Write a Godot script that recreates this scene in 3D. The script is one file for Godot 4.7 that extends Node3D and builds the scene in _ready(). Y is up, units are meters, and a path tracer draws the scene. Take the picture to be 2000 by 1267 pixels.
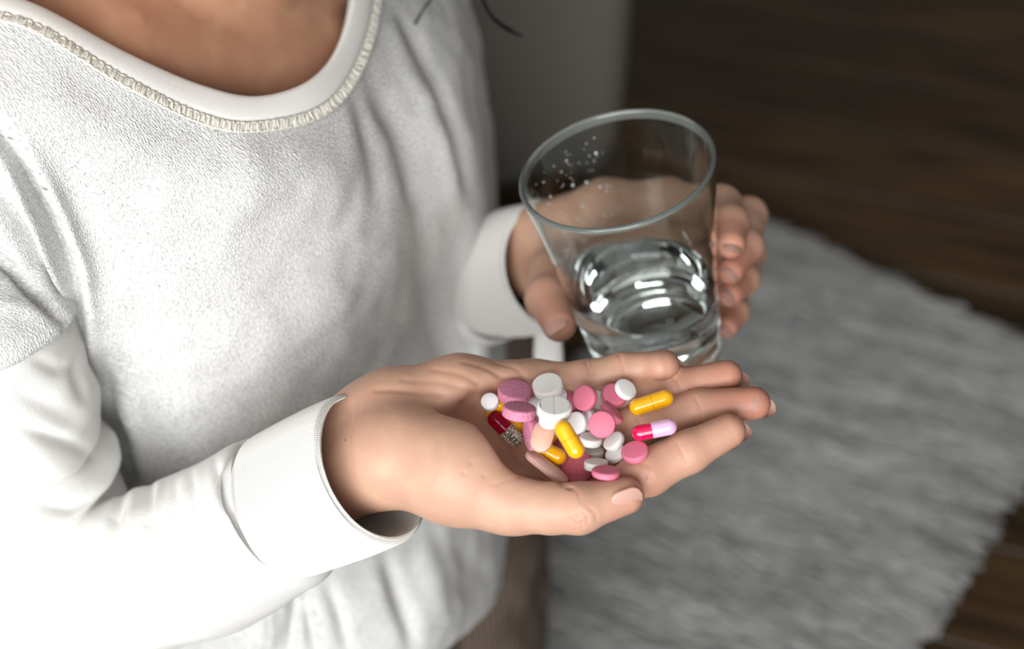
extends Node3D
# A woman in a fleece sweater holds out a palm of pills and a glass of water.

const FPX := 2777.0          # focal length in pixels of a 2000 x 1267 frame
const PITCH := 48.0          # the camera looks this far down
const EYE := Vector3(0, 1.0, 0)
const PALM := 0.4574         # drop from the camera to the level of the palm

var sinp := sin(deg_to_rad(PITCH))
var cosp := cos(deg_to_rad(PITCH))
var cam_up := Vector3(0, cosp, -sinp)
var cam_fw := Vector3(0, -sinp, -cosp)
var rng := RandomNumberGenerator.new()
var M := {}


# ---------------------------------------------------------------- measuring
func P(x: float, y: float, d: float) -> Vector3:
	return EYE + cam_fw * d + Vector3.RIGHT * ((x - 1000.0) / FPX * d) - cam_up * ((y - 633.5) / FPX * d)


func H(x: float, y: float, z: float) -> Vector3:      # z: millimetres above the level of the palm
	return P(x, y, (PALM - z * 0.001) / (sinp + (y - 633.5) / FPX * cosp))


func C(x: float, y: float, z: float) -> Vector3:      # right, up and towards the camera -> world
	return Vector3.RIGHT * x + cam_up * y - cam_fw * z


func pixel(p: Vector3) -> Vector2:
	var q := p - EYE
	var d := q.dot(cam_fw)
	return Vector2(1000.0 + q.x / d * FPX, 633.5 - q.dot(cam_up) / d * FPX)


# ---------------------------------------------------------------- nodes
func tag(o: Node3D, label: String, category: String, group := "") -> Node3D:
	o.set_meta("label", label)
	o.set_meta("category", category)
	if group:
		o.set_meta("group", group)
	return o


func part(called: String, m: Mesh, mat: Material, parent: Node3D, label := "") -> MeshInstance3D:
	var o := MeshInstance3D.new()
	o.name = called
	o.mesh = m
	if mat:
		o.material_override = mat
	parent.add_child(o, true)
	if label:
		o.set_meta("label", label)
	return o


func root_at(called: String, at: Vector3) -> Node3D:
	var o := Node3D.new()
	o.name = called
	o.position = at
	add_child(o, true)
	return o


func struct(called: String, m: Mesh, mat: Material, at := Vector3.ZERO, parent: Node3D = self) -> MeshInstance3D:
	var o := part(called, m, mat, parent)
	o.position = at
	if parent == self:
		o.set_meta("kind", "structure")
	return o


# ---------------------------------------------------------------- mesh helpers
func arrays_mesh(v: PackedVector3Array, n: PackedVector3Array, idx: PackedInt32Array, uv := PackedVector2Array(), col := PackedColorArray()) -> ArrayMesh:
	var a := []
	a.resize(Mesh.ARRAY_MAX)
	a[Mesh.ARRAY_VERTEX] = v
	a[Mesh.ARRAY_NORMAL] = n
	a[Mesh.ARRAY_INDEX] = idx
	if uv.size():
		a[Mesh.ARRAY_TEX_UV] = uv
	if col.size():
		a[Mesh.ARRAY_COLOR] = col
	var m := ArrayMesh.new()
	m.add_surface_from_arrays(Mesh.PRIMITIVE_TRIANGLES, a)
	return m


func box(size: Vector3, bevel := 0.0) -> ArrayMesh:
	var b: float = minf(bevel, minf(size.x, minf(size.y, size.z)) * 0.45)
	var h := size * 0.5
	var st := SurfaceTool.new()
	st.begin(Mesh.PRIMITIVE_TRIANGLES)
	var quad := func(a: Vector3, bb: Vector3, c: Vector3, d: Vector3) -> void:
		var n := (bb - a).cross(c - a)
		if n.length() < 1e-12:
			n = (c - a).cross(d - a)
		if n.length() < 1e-12:
			return
		n = n.normalized()
		var pts := [a, bb, c, a, c, d]
		if n.dot((a + bb + c + d) * 0.25) > 0:
			pts = [a, c, bb, a, d, c]
		else:
			n = -n
		for p: Vector3 in pts:
			st.set_normal(n)
			st.set_uv(Vector2(p.x + p.y, p.z + p.y))
			st.add_vertex(p)
	for ax in 3:
		var i1 := (ax + 1) % 3
		var i2 := (ax + 2) % 3
		for s in [-1.0, 1.0]:
			var q := []
			for c in [[-1, -1], [1, -1], [1, 1], [-1, 1]]:
				var p := Vector3.ZERO
				p[ax] = s * h[ax]
				p[i1] = c[0] * (h[i1] - b)
				p[i2] = c[1] * (h[i2] - b)
				q.append(p)
			quad.call(q[0], q[1], q[2], q[3])
		if b > 0.0:
			for s1 in [-1.0, 1.0]:
				for s2 in [-1.0, 1.0]:
					var q := []
					for e in [[0, -1], [0, 1], [1, 1], [1, -1]]:
						var p := Vector3.ZERO
						p[ax] = e[1] * (h[ax] - b)
						p[i1] = s1 * (h[i1] - (b if e[0] == 0 else 0.0))
						p[i2] = s2 * (h[i2] - (b if e[0] == 1 else 0.0))
						q.append(p)
					quad.call(q[0], q[1], q[2], q[3])
	if b > 0.0:
		for sx in [-1.0, 1.0]:
			for sy in [-1.0, 1.0]:
				for sz in [-1.0, 1.0]:
					var a := Vector3(sx * h.x, sy * (h.y - b), sz * (h.z - b))
					var bb := Vector3(sx * (h.x - b), sy * h.y, sz * (h.z - b))
					var c := Vector3(sx * (h.x - b), sy * (h.y - b), sz * h.z)
					quad.call(a, bb, c, c)
	return st.commit()


func lathe(prof: PackedVector2Array, segs: int, sharp := 0.6) -> ArrayMesh:
	# profile of (radius, height); normals smooth where the profile turns by less than «sharp»
	var v := PackedVector3Array()
	var n := PackedVector3Array()
	var uv := PackedVector2Array()
	var idx := PackedInt32Array()
	for i in prof.size() - 1:
		var a := prof[i]
		var b := prof[i + 1]
		var t := (b - a).normalized()
		if (b - a).length() < 1e-9:
			continue
		var na := Vector2(t.y, -t.x)
		var nb := na
		if i > 0:
			var tp := (a - prof[i - 1]).normalized()
			if absf(tp.angle_to(t)) < sharp:
				var tt := (tp + t).normalized()
				na = Vector2(tt.y, -tt.x)
		if i + 2 < prof.size():
			var tn := (prof[i + 2] - b).normalized()
			if absf(tn.angle_to(t)) < sharp:
				var tt2 := (tn + t).normalized()
				nb = Vector2(tt2.y, -tt2.x)
		var base := v.size()
		for s in segs + 1:
			var ang := TAU * s / segs
			var c := cos(ang)
			var sn := sin(ang)
			v.append(Vector3(a.x * c, a.y, a.x * sn))
			v.append(Vector3(b.x * c, b.y, b.x * sn))
			n.append(Vector3(na.x * c, na.y, na.x * sn))
			n.append(Vector3(nb.x * c, nb.y, nb.x * sn))
			uv.append(Vector2(float(s) / segs, float(i) / prof.size()))
			uv.append(Vector2(float(s) / segs, float(i + 1) / prof.size()))
		for s in segs:
			var q := base + s * 2
			idx.append_array([q, q + 2, q + 1, q + 1, q + 2, q + 3])
	return arrays_mesh(v, n, idx, uv)


func cr(a, b, c, d, t: float):
	return 0.5 * (2.0 * b + (c - a) * t + (2.0 * a - 5.0 * b + 4.0 * c - d) * t * t + (3.0 * b - a - 3.0 * c + d) * t * t * t)


func spline(pts: PackedVector3Array, t: float, closed := false) -> Vector3:
	var n := pts.size()
	var x := t * (n if closed else n - 1)
	var i := int(floor(x))
	if not closed:
		i = clampi(i, 0, n - 2)
		var p0: Vector3 = pts[i - 1] if i > 0 else pts[0] * 2.0 - pts[1]
		var p3: Vector3 = pts[i + 2] if i + 2 < n else pts[n - 1] * 2.0 - pts[n - 2]
		return cr(p0, pts[i], pts[i + 1], p3, x - i)
	var f := x - i
	return cr(pts[posmod(i - 1, n)], pts[posmod(i, n)], pts[posmod(i + 1, n)], pts[posmod(i + 2, n)], f)


func resample(pts: PackedVector3Array, n: int, closed := false) -> PackedVector3Array:
	var o := PackedVector3Array()
	for i in n:
		o.append(spline(pts, float(i) / (n if closed else n - 1), closed))
	return o


func inward(g: Array, closed: bool) -> bool:
	# whether the plain normals of a closed loft point into it
	var sum := 0.0
	var rows := g.size()
	for r in rows:
		var row: PackedVector3Array = g[r]
		var up: PackedVector3Array = g[maxi(r - 1, 0)]
		var dn: PackedVector3Array = g[mini(r + 1, rows - 1)]
		var n := row.size()
		var mid := Vector3.ZERO
		for p in row:
			mid += p
		mid /= n
		for k in range(0, n, 4):
			sum += (row[(k + 1) % n] - row[posmod(k - 1, n)]).cross(dn[k] - up[k]).dot(row[k] - mid)
	return closed and sum < 0.0


func grid_mesh(g: Array, closed: bool, uvf = null, flip = null) -> ArrayMesh:
	if flip == null:
		flip = inward(g, closed)
	# g: rows of points, closed round u when asked; each row has the same count
	var rows := g.size()
	var cols: int = g[0].size()
	var w := cols + 1 if closed else cols
	var v := PackedVector3Array()
	var n := PackedVector3Array()
	var uv := PackedVector2Array()
	var idx := PackedInt32Array()
	v.resize(rows * w)
	n.resize(rows * w)
	uv.resize(rows * w)
	for r in rows:
		var row: PackedVector3Array = g[r]
		var up: PackedVector3Array = g[maxi(r - 1, 0)]
		var dn: PackedVector3Array = g[mini(r + 1, rows - 1)]
		for c in w:
			var k := c % cols
			var p := row[k]
			var kp := posmod(k - 1, cols) if closed else maxi(k - 1, 0)
			var kn := (k + 1) % cols if closed else mini(k + 1, cols - 1)
			var nn := (row[kn] - row[kp]).cross(dn[k] - up[k]).normalized()
			var i := r * w + c
			v[i] = p
			n[i] = -nn if flip else nn
			uv[i] = uvf.call(p, float(c) / (w - 1), float(r) / (rows - 1)) if uvf != null else Vector2(float(c) / (w - 1), float(r) / (rows - 1))
	for r in ([0, rows - 1] if closed else []):
		# a row drawn together into one point takes the normal of its neighbours
		if g[r][0].distance_to(g[r][cols / 2]) < 1e-7 and g[r][0].distance_to(g[r][cols / 4]) < 1e-7:
			var sum := Vector3.ZERO
			var o: int = (1 if r == 0 else rows - 2) * w
			for c in cols:
				sum += n[o + c]
			for c in w:
				n[r * w + c] = sum.normalized()
	for r in rows - 1:
		for c in w - 1:
			var i := r * w + c
			if flip:
				idx.append_array([i, i + 1, i + w, i + 1, i + w + 1, i + w])
			else:
				idx.append_array([i, i + w, i + 1, i + 1, i + w, i + w + 1])
	return arrays_mesh(v, n, idx, uv)


func tube(pts: PackedVector3Array, radii: PackedFloat32Array, sides := 8, caps := true) -> ArrayMesh:
	var g := []
	var n := pts.size()
	var side := Vector3.ZERO
	for i in n:
		var t := (pts[mini(i + 1, n - 1)] - pts[maxi(i - 1, 0)]).normalized()
		if side == Vector3.ZERO:
			side = t.cross(Vector3.UP if absf(t.y) < 0.9 else Vector3.RIGHT).normalized()
		side = (side - t * side.dot(t)).normalized()
		var up := t.cross(side)
		var row := PackedVector3Array()
		var r: float = radii[mini(i, radii.size() - 1)]
		for s in sides:
			var a := TAU * s / sides
			row.append(pts[i] + (side * cos(a) + up * sin(a)) * r)
		if caps and i == 0:
			var c0 := PackedVector3Array()
			c0.resize(sides)
			c0.fill(pts[0] - t * r * 0.3)
			g.append(c0)
		g.append(row)
		if caps and i == n - 1:
			var c1 := PackedVector3Array()
			c1.resize(sides)
			c1.fill(pts[i] + t * r * 0.3)
			g.append(c1)
	return grid_mesh(g, true)


func join(meshes: Array) -> ArrayMesh:
	var st := SurfaceTool.new()
	st.begin(Mesh.PRIMITIVE_TRIANGLES)
	for m: Mesh in meshes:
		st.append_from(m, 0, Transform3D())
	return st.commit()


# ---------------------------------------------------------------- bodies as distance fields
class Field:
	var a := PackedVector3Array()
	var ba := PackedVector3Array()
	var il := PackedFloat32Array()
	var ra := PackedFloat32Array()
	var rb := PackedFloat32Array()
	var g := PackedInt32Array()
	var fn := PackedVector3Array()
	var fs := PackedFloat32Array()
	var carve_c := PackedVector3Array()      # ellipsoid hollows
	var carve_b: Array[Basis] = []
	var carve_r := PackedFloat32Array()
	var kin0 := 0.010
	var kin := 0.003
	var kout := 0.006
	var kcarve := 0.006
	var creases: Array = []                  # [points, width, depth]
	var cr_mid := PackedVector3Array()
	var cr_rad := PackedFloat32Array()

	func add(group: int, p: Vector3, q: Vector3, r0: float, r1: float, flat_n := Vector3.ZERO, flat := 1.0) -> void:
		a.append(p)
		ba.append(q - p)
		il.append(1.0 / maxf((q - p).length_squared(), 1e-12))
		ra.append(r0)
		rb.append(r1)
		g.append(group)
		fn.append(flat_n)
		fs.append(flat - 1.0)

	func chain(group: int, pts: Array, rs: Array, flat_n := Vector3.ZERO, flat := 1.0) -> void:
		for i in pts.size() - 1:
			add(group, pts[i], pts[i + 1], rs[i] * 0.001, rs[i + 1] * 0.001, flat_n, flat)

	func hollow(c: Vector3, x: Vector3, y: Vector3, z: Vector3) -> void:
		carve_c.append(c)
		carve_b.append(Basis(x, y, z).inverse())
		carve_r.append(minf(x.length(), minf(y.length(), z.length())))

	func crease(pts: PackedVector3Array, w: float, d: float) -> void:
		creases.append([pts, w, d])
		var m := Vector3.ZERO
		for p in pts:
			m += p
		m /= pts.size()
		var r := 0.0
		for p in pts:
			r = maxf(r, p.distance_to(m))
		cr_mid.append(m)
		cr_rad.append(r + w * 3.0)

	func prim(i: int, p: Vector3) -> float:
		var pa := p - a[i]
		var t := clampf(pa.dot(ba[i]) * il[i], 0.0, 1.0)
		var q := pa - ba[i] * t
		if fs[i] != 0.0:
			q += fn[i] * (q.dot(fn[i]) * fs[i])
		return q.length() - (ra[i] + (rb[i] - ra[i]) * t)

	func base(p: Vector3, idx: PackedInt32Array) -> float:
		var palm := 1e3
		var fing := 1e3
		var cur := 1e3
		var cg := -1
		for i in idx:
			var pa := p - a[i]
			var t := clampf(pa.dot(ba[i]) * il[i], 0.0, 1.0)
			var q := pa - ba[i] * t
			if fs[i] != 0.0:
				q += fn[i] * (q.dot(fn[i]) * fs[i])
			var d := q.length() - (ra[i] + (rb[i] - ra[i]) * t)
			if g[i] == 0:
				var h := maxf(kin0 - absf(palm - d), 0.0) / kin0
				palm = minf(palm, d) - h * h * kin0 * 0.25
			else:
				if g[i] != cg:
					fing = minf(fing, cur)
					cur = d
					cg = g[i]
				else:
					var h2 := maxf(kin - absf(cur - d), 0.0) / kin
					cur = minf(cur, d) - h2 * h2 * kin * 0.25
		fing = minf(fing, cur)
		var ho := maxf(kout - absf(palm - fing), 0.0) / kout
		var r := minf(palm, fing) - ho * ho * kout * 0.25
		for c in carve_c.size():
			var e := carve_b[c] * (p - carve_c[c])
			var l := e.length()
			if l < 2.5:
				var d2 := -(l - 1.0) * carve_r[c]
				var hc := maxf(kcarve - absf(r - d2), 0.0) / kcarve
				r = maxf(r, d2) + hc * hc * kcarve * 0.25
		return r

	func groove(p: Vector3, near: PackedInt32Array) -> float:
		var r := 0.0
		for c in near:
			if p.distance_to(cr_mid[c]) > cr_rad[c]:
				continue
			var pts: PackedVector3Array = creases[c][0]
			var w: float = creases[c][1]
			var best := 1e9
			var n := pts.size() - 1
			for i in n:
				var e := pts[i + 1] - pts[i]
				var q := p - pts[i]
				var t := clampf(q.dot(e) / e.length_squared(), 0.0, 1.0)
				var s := (q - e * t).length_squared()
				if s < best:
					best = s
			r += float(creases[c][2]) * exp(-best / (w * w))
		return r

	func all() -> PackedInt32Array:
		var o := PackedInt32Array()
		var order := range(a.size())
		order.sort_custom(func(i, j): return g[i] < g[j] if g[i] != g[j] else i < j)
		for i in order:
			o.append(i)
		return o

	func near(p: Vector3, idx: PackedInt32Array, f0: float, margin: float) -> PackedInt32Array:
		var o := PackedInt32Array()
		for i in idx:
			if prim(i, p) < f0 + margin:
				o.append(i)
		return o

	# surface nets over blocks of 8 cells; appends to out = [v, n, idx]; keep: optional test on points
	func mesh_into(out: Array, lo: Vector3, hi: Vector3, h: float) -> void:
		var B := 8
		var nb := Vector3i(((hi - lo) / (h * B)).ceil())
		var nx := nb.x * B + 1
		var ny := nb.y * B + 1
		var nz := nb.z * B + 1
		var sxy := nx * ny
		var val := PackedFloat32Array()
		val.resize(sxy * nz)
		var vid := PackedInt32Array()
		vid.resize(sxy * nz)
		vid.fill(-1)
		var every := all()
		var half := h * B * 0.5 * 1.733
		var blocks := []
		for bz in nb.z:
			for by in nb.y:
				for bx in nb.x:
					var c := lo + (Vector3(bx, by, bz) + Vector3.ONE * 0.5) * (h * B)
					var f0 := base(c, every)
					if absf(f0) > half * 1.7 + 0.002:
						continue
					var idx := near(c, every, maxf(f0, -half), half * 3.2 + maxf(kin0, kout))
					blocks.append([bx * B, by * B, bz * B, idx])
					for k in range(bz * B, bz * B + B + 1):
						for j in range(by * B, by * B + B + 1):
							var o := k * sxy + j * nx
							var p := lo + Vector3(0, j, k) * h
							for i in range(bx * B, bx * B + B + 1):
								p.x = lo.x + i * h
								val[o + i] = base(p, idx)
		var v: PackedVector3Array = out[0]
		var n: PackedVector3Array = out[1]
		var tri: PackedInt32Array = out[2]
		var off := [0, 1, nx, nx + 1, sxy, sxy + 1, sxy + nx, sxy + nx + 1]
		var pos := [Vector3(0, 0, 0), Vector3(1, 0, 0), Vector3(0, 1, 0), Vector3(1, 1, 0), Vector3(0, 0, 1), Vector3(1, 0, 1), Vector3(0, 1, 1), Vector3(1, 1, 1)]
		var ea := [0, 2, 4, 6, 0, 1, 4, 5, 0, 1, 2, 3]
		var eb := [1, 3, 5, 7, 2, 3, 6, 7, 4, 5, 6, 7]
		var every_crease := PackedInt32Array(range(creases.size()))
		var e := 0.0004
		var t0 := Vector3(1, -1, -1) * e
		var t1 := Vector3(-1, -1, 1) * e
		var t2 := Vector3(-1, 1, -1) * e
		var t3 := Vector3(1, 1, 1) * e
		for b in blocks:
			var idx: PackedInt32Array = b[3]
			var bc := lo + Vector3(b[0] + B * 0.5, b[1] + B * 0.5, b[2] + B * 0.5) * h
			var cn := PackedInt32Array()
			for c in every_crease:
				if bc.distance_to(cr_mid[c]) < cr_rad[c] + half:
					cn.append(c)
			for k in range(b[2], b[2] + B):
				for j in range(b[1], b[1] + B):
					for i in range(b[0], b[0] + B):
						var o: int = k * sxy + j * nx + i
						var neg := 0
						for q in 8:
							if val[o + off[q]] < 0.0:
								neg += 1
						if neg == 0 or neg == 8:
							continue
						var sum := Vector3.ZERO
						var cnt := 0
						for q in 12:
							var va := val[o + off[ea[q]]]
							var vb := val[o + off[eb[q]]]
							if (va < 0.0) != (vb < 0.0):
								sum += pos[ea[q]].lerp(pos[eb[q]], va / (va - vb))
								cnt += 1
						var p := lo + (Vector3(i, j, k) + sum / cnt) * h
						var f0 := base(p + t0, idx)
						var f1 := base(p + t1, idx)
						var f2 := base(p + t2, idx)
						var f3 := base(p + t3, idx)
						if cn.size():
							f0 += groove(p + t0, cn)
							f1 += groove(p + t1, cn)
							f2 += groove(p + t2, cn)
							f3 += groove(p + t3, cn)
						var gr := (t0 * f0 + t1 * f1 + t2 * f2 + t3 * f3) / (4.0 * e * e)
						var gl := maxf(gr.length(), 0.3)
						var f := (f0 + f1 + f2 + f3) * 0.25
						gr = gr / gl
						p -= gr * clampf(f / gl, -h, h)
						vid[o] = v.size()
						v.append(p)
						n.append(gr.normalized())
		for b in blocks:
			for k in range(b[2], b[2] + B):
				for j in range(b[1], b[1] + B):
					for i in range(b[0], b[0] + B):
						var o: int = k * sxy + j * nx + i
						if vid[o] < 0:
							continue
						var s := val[o] < 0.0
						if j > 0 and k > 0 and (val[o + 1] < 0.0) != s:
							quad(tri, vid[o], vid[o - nx], vid[o - nx - sxy], vid[o - sxy], s)
						if i > 0 and k > 0 and (val[o + nx] < 0.0) != s:
							quad(tri, vid[o], vid[o - sxy], vid[o - 1 - sxy], vid[o - 1], s)
						if i > 0 and j > 0 and (val[o + sxy] < 0.0) != s:
							quad(tri, vid[o], vid[o - 1], vid[o - 1 - nx], vid[o - nx], s)
		out[0] = v
		out[1] = n
		out[2] = tri

	func quad(tri: PackedInt32Array, i0: int, i1: int, i2: int, i3: int, s: bool) -> void:
		if i0 < 0 or i1 < 0 or i2 < 0 or i3 < 0:
			return
		if s:
			tri.append_array([i0, i2, i1, i0, i3, i2])
		else:
			tri.append_array([i0, i1, i2, i0, i2, i3])


# ---------------------------------------------------------------- materials
func mat(c: Color, rough := 0.6, spec := 0.5) -> StandardMaterial3D:
	var m := StandardMaterial3D.new()
	m.albedo_color = c
	m.roughness = rough
	m.metallic_specular = spec
	return m


func noise_tex(freq: float, octaves: int, size: int, colors := PackedColorArray(), offs := PackedFloat32Array(), kind := FastNoiseLite.TYPE_SIMPLEX_SMOOTH, s := 1) -> NoiseTexture2D:
	var n := FastNoiseLite.new()
	n.noise_type = kind
	n.frequency = freq
	n.fractal_octaves = octaves
	n.seed = s
	var t := NoiseTexture2D.new()
	t.width = size
	t.height = size
	t.seamless = true
	t.noise = n
	if colors.size():
		var g := Gradient.new()
		g.colors = colors
		g.offsets = offs
		t.color_ramp = g
	return t


func terry_textures() -> Array:
	# the looped inside of a sweatshirt knit: a height picture and a colour picture, 60 mm a side
	var n := 1024
	var hgt := Image.create(n, n, false, Image.FORMAT_RGB8)
	var col := Image.create(n, n, false, Image.FORMAT_RGB8)
	hgt.fill(Color(0.12, 0.12, 0.12))
	var buf := PackedFloat32Array()
	buf.resize(n * n)
	var rows := 44
	var cols := 50
	for r in rows:
		for c in cols:
			var cx := (c + (0.5 if r % 2 else 0.0) + rng.randf_range(-0.34, 0.34)) * n / cols
			var cy := (r + rng.randf_range(-0.34, 0.34)) * n / rows
			var ang := rng.randf_range(-0.5, 0.5) + 0.95
			var top := rng.randf_range(0.35, 1.0)
			var rx := rng.randf_range(11.0, 19.0)
			var ry := rng.randf_range(6.0, 9.5)
			var ca := cos(ang)
			var sa := sin(ang)
			for y in range(int(cy) - 18, int(cy) + 19):
				for x in range(int(cx) - 18, int(cx) + 19):
					var dx := x - cx
					var dy := y - cy
					var u := (dx * ca + dy * sa) / rx
					var v := (-dx * sa + dy * ca) / ry
					var d := u * u + v * v
					if d < 1.0:
						var o := posmod(y, n) * n + posmod(x, n)
						var h := top * (1.0 - d) * (1.0 - d)
						buf[o] = buf[o] + h * (1.0 - 0.6 * buf[o])
	var soft := FastNoiseLite.new()
	soft.frequency = 0.012
	for y in n:
		for x in n:
			var h := clampf(0.75 * buf[y * n + x] + 0.12 * soft.get_noise_2d(x * 16.0, y * 16.0) + 0.12, 0.0, 1.0)
			hgt.set_pixel(x, y, Color(h, h, h))
			var gap := 1.0 - smoothstep(0.12, 0.5, h)  # gaps between loops: grey backing yarn, with their shade painted into the colour
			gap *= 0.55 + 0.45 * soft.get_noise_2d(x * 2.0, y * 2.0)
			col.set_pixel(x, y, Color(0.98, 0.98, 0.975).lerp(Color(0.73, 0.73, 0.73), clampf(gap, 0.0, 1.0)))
	# dark heather fibres caught between the loops
	for i in 240:
		var p := Vector2(rng.randf() * n, rng.randf() * n)
		var ang := rng.randf_range(0.2, 1.9)
		var len := rng.randi_range(7, 24)
		var dark := rng.randf_range(0.25, 0.9)
		for s in len:
			ang += rng.randf_range(-0.3, 0.3)
			p += Vector2(cos(ang), sin(ang)) * 1.3
			for qy in range(-2, 3):
				for qx in range(-2, 3):
					var x := posmod(int(p.x) + qx, n)
					var y := posmod(int(p.y) + qy, n)
					var c := col.get_pixel(x, y)
					col.set_pixel(x, y, c.lerp(Color(0.30, 0.33, 0.38), dark * 0.34 * maxf(0.0, 1.0 - (qx * qx + qy * qy) / 7.0)))
	return [ImageTexture.create_from_image(hgt), ImageTexture.create_from_image(col)]


func rib_texture(pitch: int, n := 256) -> ImageTexture:
	var im := Image.create(n, n, false, Image.FORMAT_RGB8)
	for x in n:
		for y in n:
			var h := 0.5 + 0.5 * cos(TAU * x / pitch) + 0.12 * sin(TAU * (y / 8.0 + (0.5 if (x / pitch) % 2 else 0.0)))
			h = clampf(h * 0.8, 0, 1)
			im.set_pixel(x, y, Color(h, h, h))
	return ImageTexture.create_from_image(im)


func materials() -> void:
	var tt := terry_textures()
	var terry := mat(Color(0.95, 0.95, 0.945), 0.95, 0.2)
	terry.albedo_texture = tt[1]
	terry.heightmap_enabled = true
	terry.heightmap_texture = tt[0]
	terry.heightmap_scale = 0.055
	terry.rim_enabled = true
	terry.rim = 0.25
	terry.uv1_scale = Vector3(16.6, 16.6, 16.6)      # uv in metres, 60 mm a tile
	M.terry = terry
	var jersey := mat(Color(0.89, 0.887, 0.875), 0.95, 0.2)
	jersey.heightmap_enabled = true
	jersey.heightmap_texture = noise_tex(0.12, 2, 256, PackedColorArray(), PackedFloat32Array(), FastNoiseLite.TYPE_SIMPLEX_SMOOTH, 8)
	jersey.heightmap_scale = 0.012
	jersey.rim_enabled = true
	jersey.rim = 0.2
	jersey.uv1_scale = Vector3(60, 9, 1)
	M.jersey = jersey
	M.rib = mat(Color(0.87, 0.865, 0.85), 0.95, 0.2)
	M.rib.rim_enabled = true
	M.rib.rim = 0.2
	M.yarn = mat(Color(0.87, 0.86, 0.82), 0.95, 0.2)

	var skin := mat(Color(1, 1, 1), 0.46, 0.45)
	skin.vertex_color_use_as_albedo = true
	skin.subsurf_scatter_enabled = true
	skin.subsurf_scatter_strength = 0.05
	skin.heightmap_enabled = true
	skin.heightmap_texture = noise_tex(0.05, 4, 512, PackedColorArray(), PackedFloat32Array(), FastNoiseLite.TYPE_CELLULAR, 3)
	skin.heightmap_scale = 0.007
	skin.uv1_triplanar = true
	skin.uv1_scale = Vector3(70, 70, 70)
	M.skin = skin
	M.nail = mat(Color(0.80, 0.63, 0.575), 0.28, 0.5)

	M.trousers = mat(Color(0.36, 0.315, 0.285), 0.9, 0.2)
	M.trousers.heightmap_enabled = true
	M.trousers.heightmap_texture = rib_texture(16)
	M.trousers.heightmap_scale = 0.08
	M.trousers.uv1_scale = Vector3(14, 14, 14)
	M.eye = mat(Color(0.9, 0.89, 0.87), 0.15, 0.5)
	M.hair = mat(Color(0.06, 0.045, 0.04), 0.4, 0.5)

	M.white = mat(Color(0.95, 0.95, 0.94), 0.5, 0.4)
	M.white_soft = mat(Color(0.94, 0.945, 0.945), 0.4, 0.45)
	M.pink = mat(Color(0.87, 0.48, 0.58), 0.5, 0.4)
	var sp := mat(Color(1, 1, 1), 0.6, 0.35)
	sp.albedo_texture = noise_tex(0.045, 3, 256, PackedColorArray([Color(0.64, 0.36, 0.48), Color(0.80, 0.50, 0.61), Color(0.83, 0.54, 0.64), Color(0.86, 0.60, 0.69)]), PackedFloat32Array([0.2, 0.33, 0.6, 0.85]), FastNoiseLite.TYPE_SIMPLEX_SMOOTH, 5)
	sp.uv1_triplanar = true
	sp.uv1_scale = Vector3(90, 90, 90)
	M.pink_mottled = sp
	M.rose = mat(Color(0.78, 0.40, 0.46), 0.5, 0.4)
	M.beige = mat(Color(0.84, 0.68, 0.63), 0.35, 0.5)
	M.peach = mat(Color(0.87, 0.69, 0.61), 0.3, 0.5)
	M.yellow = mat(Color(1.0, 0.72, 0.02), 0.16, 0.5)
	M.yellow.clearcoat_enabled = true
	M.yellow.clearcoat = 0.8
	M.yellow.clearcoat_roughness = 0.06
	M.lilac = mat(Color(0.90, 0.72, 0.86), 0.16, 0.5)
	M.lilac.clearcoat_enabled = true
	M.lilac.clearcoat = 0.8
	M.lilac.clearcoat_roughness = 0.06
	M.magenta = mat(Color(0.86, 0.0, 0.30), 0.14, 0.5)
	M.magenta.clearcoat_enabled = true
	M.magenta.clearcoat = 0.8
	M.magenta.clearcoat_roughness = 0.06
	M.red_gel = mat(Color(0.80, 0.02, 0.22, 0.25), 0.06, 0.5)
	M.red_gel.refraction_enabled = true
	M.red_gel.refraction_scale = 0.03
	M.clear_gel = mat(Color(0.98, 0.96, 0.95, 0.04), 0.06, 0.5)
	M.clear_gel.refraction_enabled = true
	M.clear_gel.refraction_scale = 0.02
	M.bead = mat(Color(0.93, 0.90, 0.85), 0.6, 0.3)
	M.print_red = mat(Color(0.30, 0.0, 0.08), 0.6, 0.3)
	M.print = mat(Color(0.05, 0.04, 0.04), 0.6, 0.3)

	M.glass = mat(Color(0.965, 0.985, 0.975, 0.0), 0.0, 0.5)
	M.glass.refraction_enabled = true
	M.glass.refraction_scale = 0.05
	M.water = mat(Color(0.985, 0.995, 0.995, 0.0), 0.0, 0.5)
	M.water.refraction_enabled = true
	M.water.refraction_scale = 0.033
	M.droplet = mat(Color(0.80, 0.82, 0.82), 0.15, 0.7)  # opaque and pale: the glints on clear drops are put into the colour
	M.rim = mat(Color(0.90, 0.95, 0.93, 0.10), 0.14, 0.6)
	M.rim.refraction_enabled = true
	M.rim.refraction_scale = 0.05
	M.wet = mat(Color(0.985, 0.995, 0.995, 0.0), 0.0, 0.1)
	M.wet.refraction_enabled = true
	M.wet.refraction_scale = 0.0128      # where water lies on glass

	M.wall = mat(Color(0.70, 0.70, 0.70), 0.9, 0.3)
	M.ceiling = mat(Color(0.76, 0.76, 0.76), 0.9, 0.3)
	M.paint = mat(Color(0.85, 0.84, 0.82), 0.5, 0.4)
	M.pane = mat(Color(0.95, 0.97, 0.97, 0.05), 0.0, 0.5)
	M.pane.transparency = BaseMaterial3D.TRANSPARENCY_ALPHA
	M.planks = []
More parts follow.
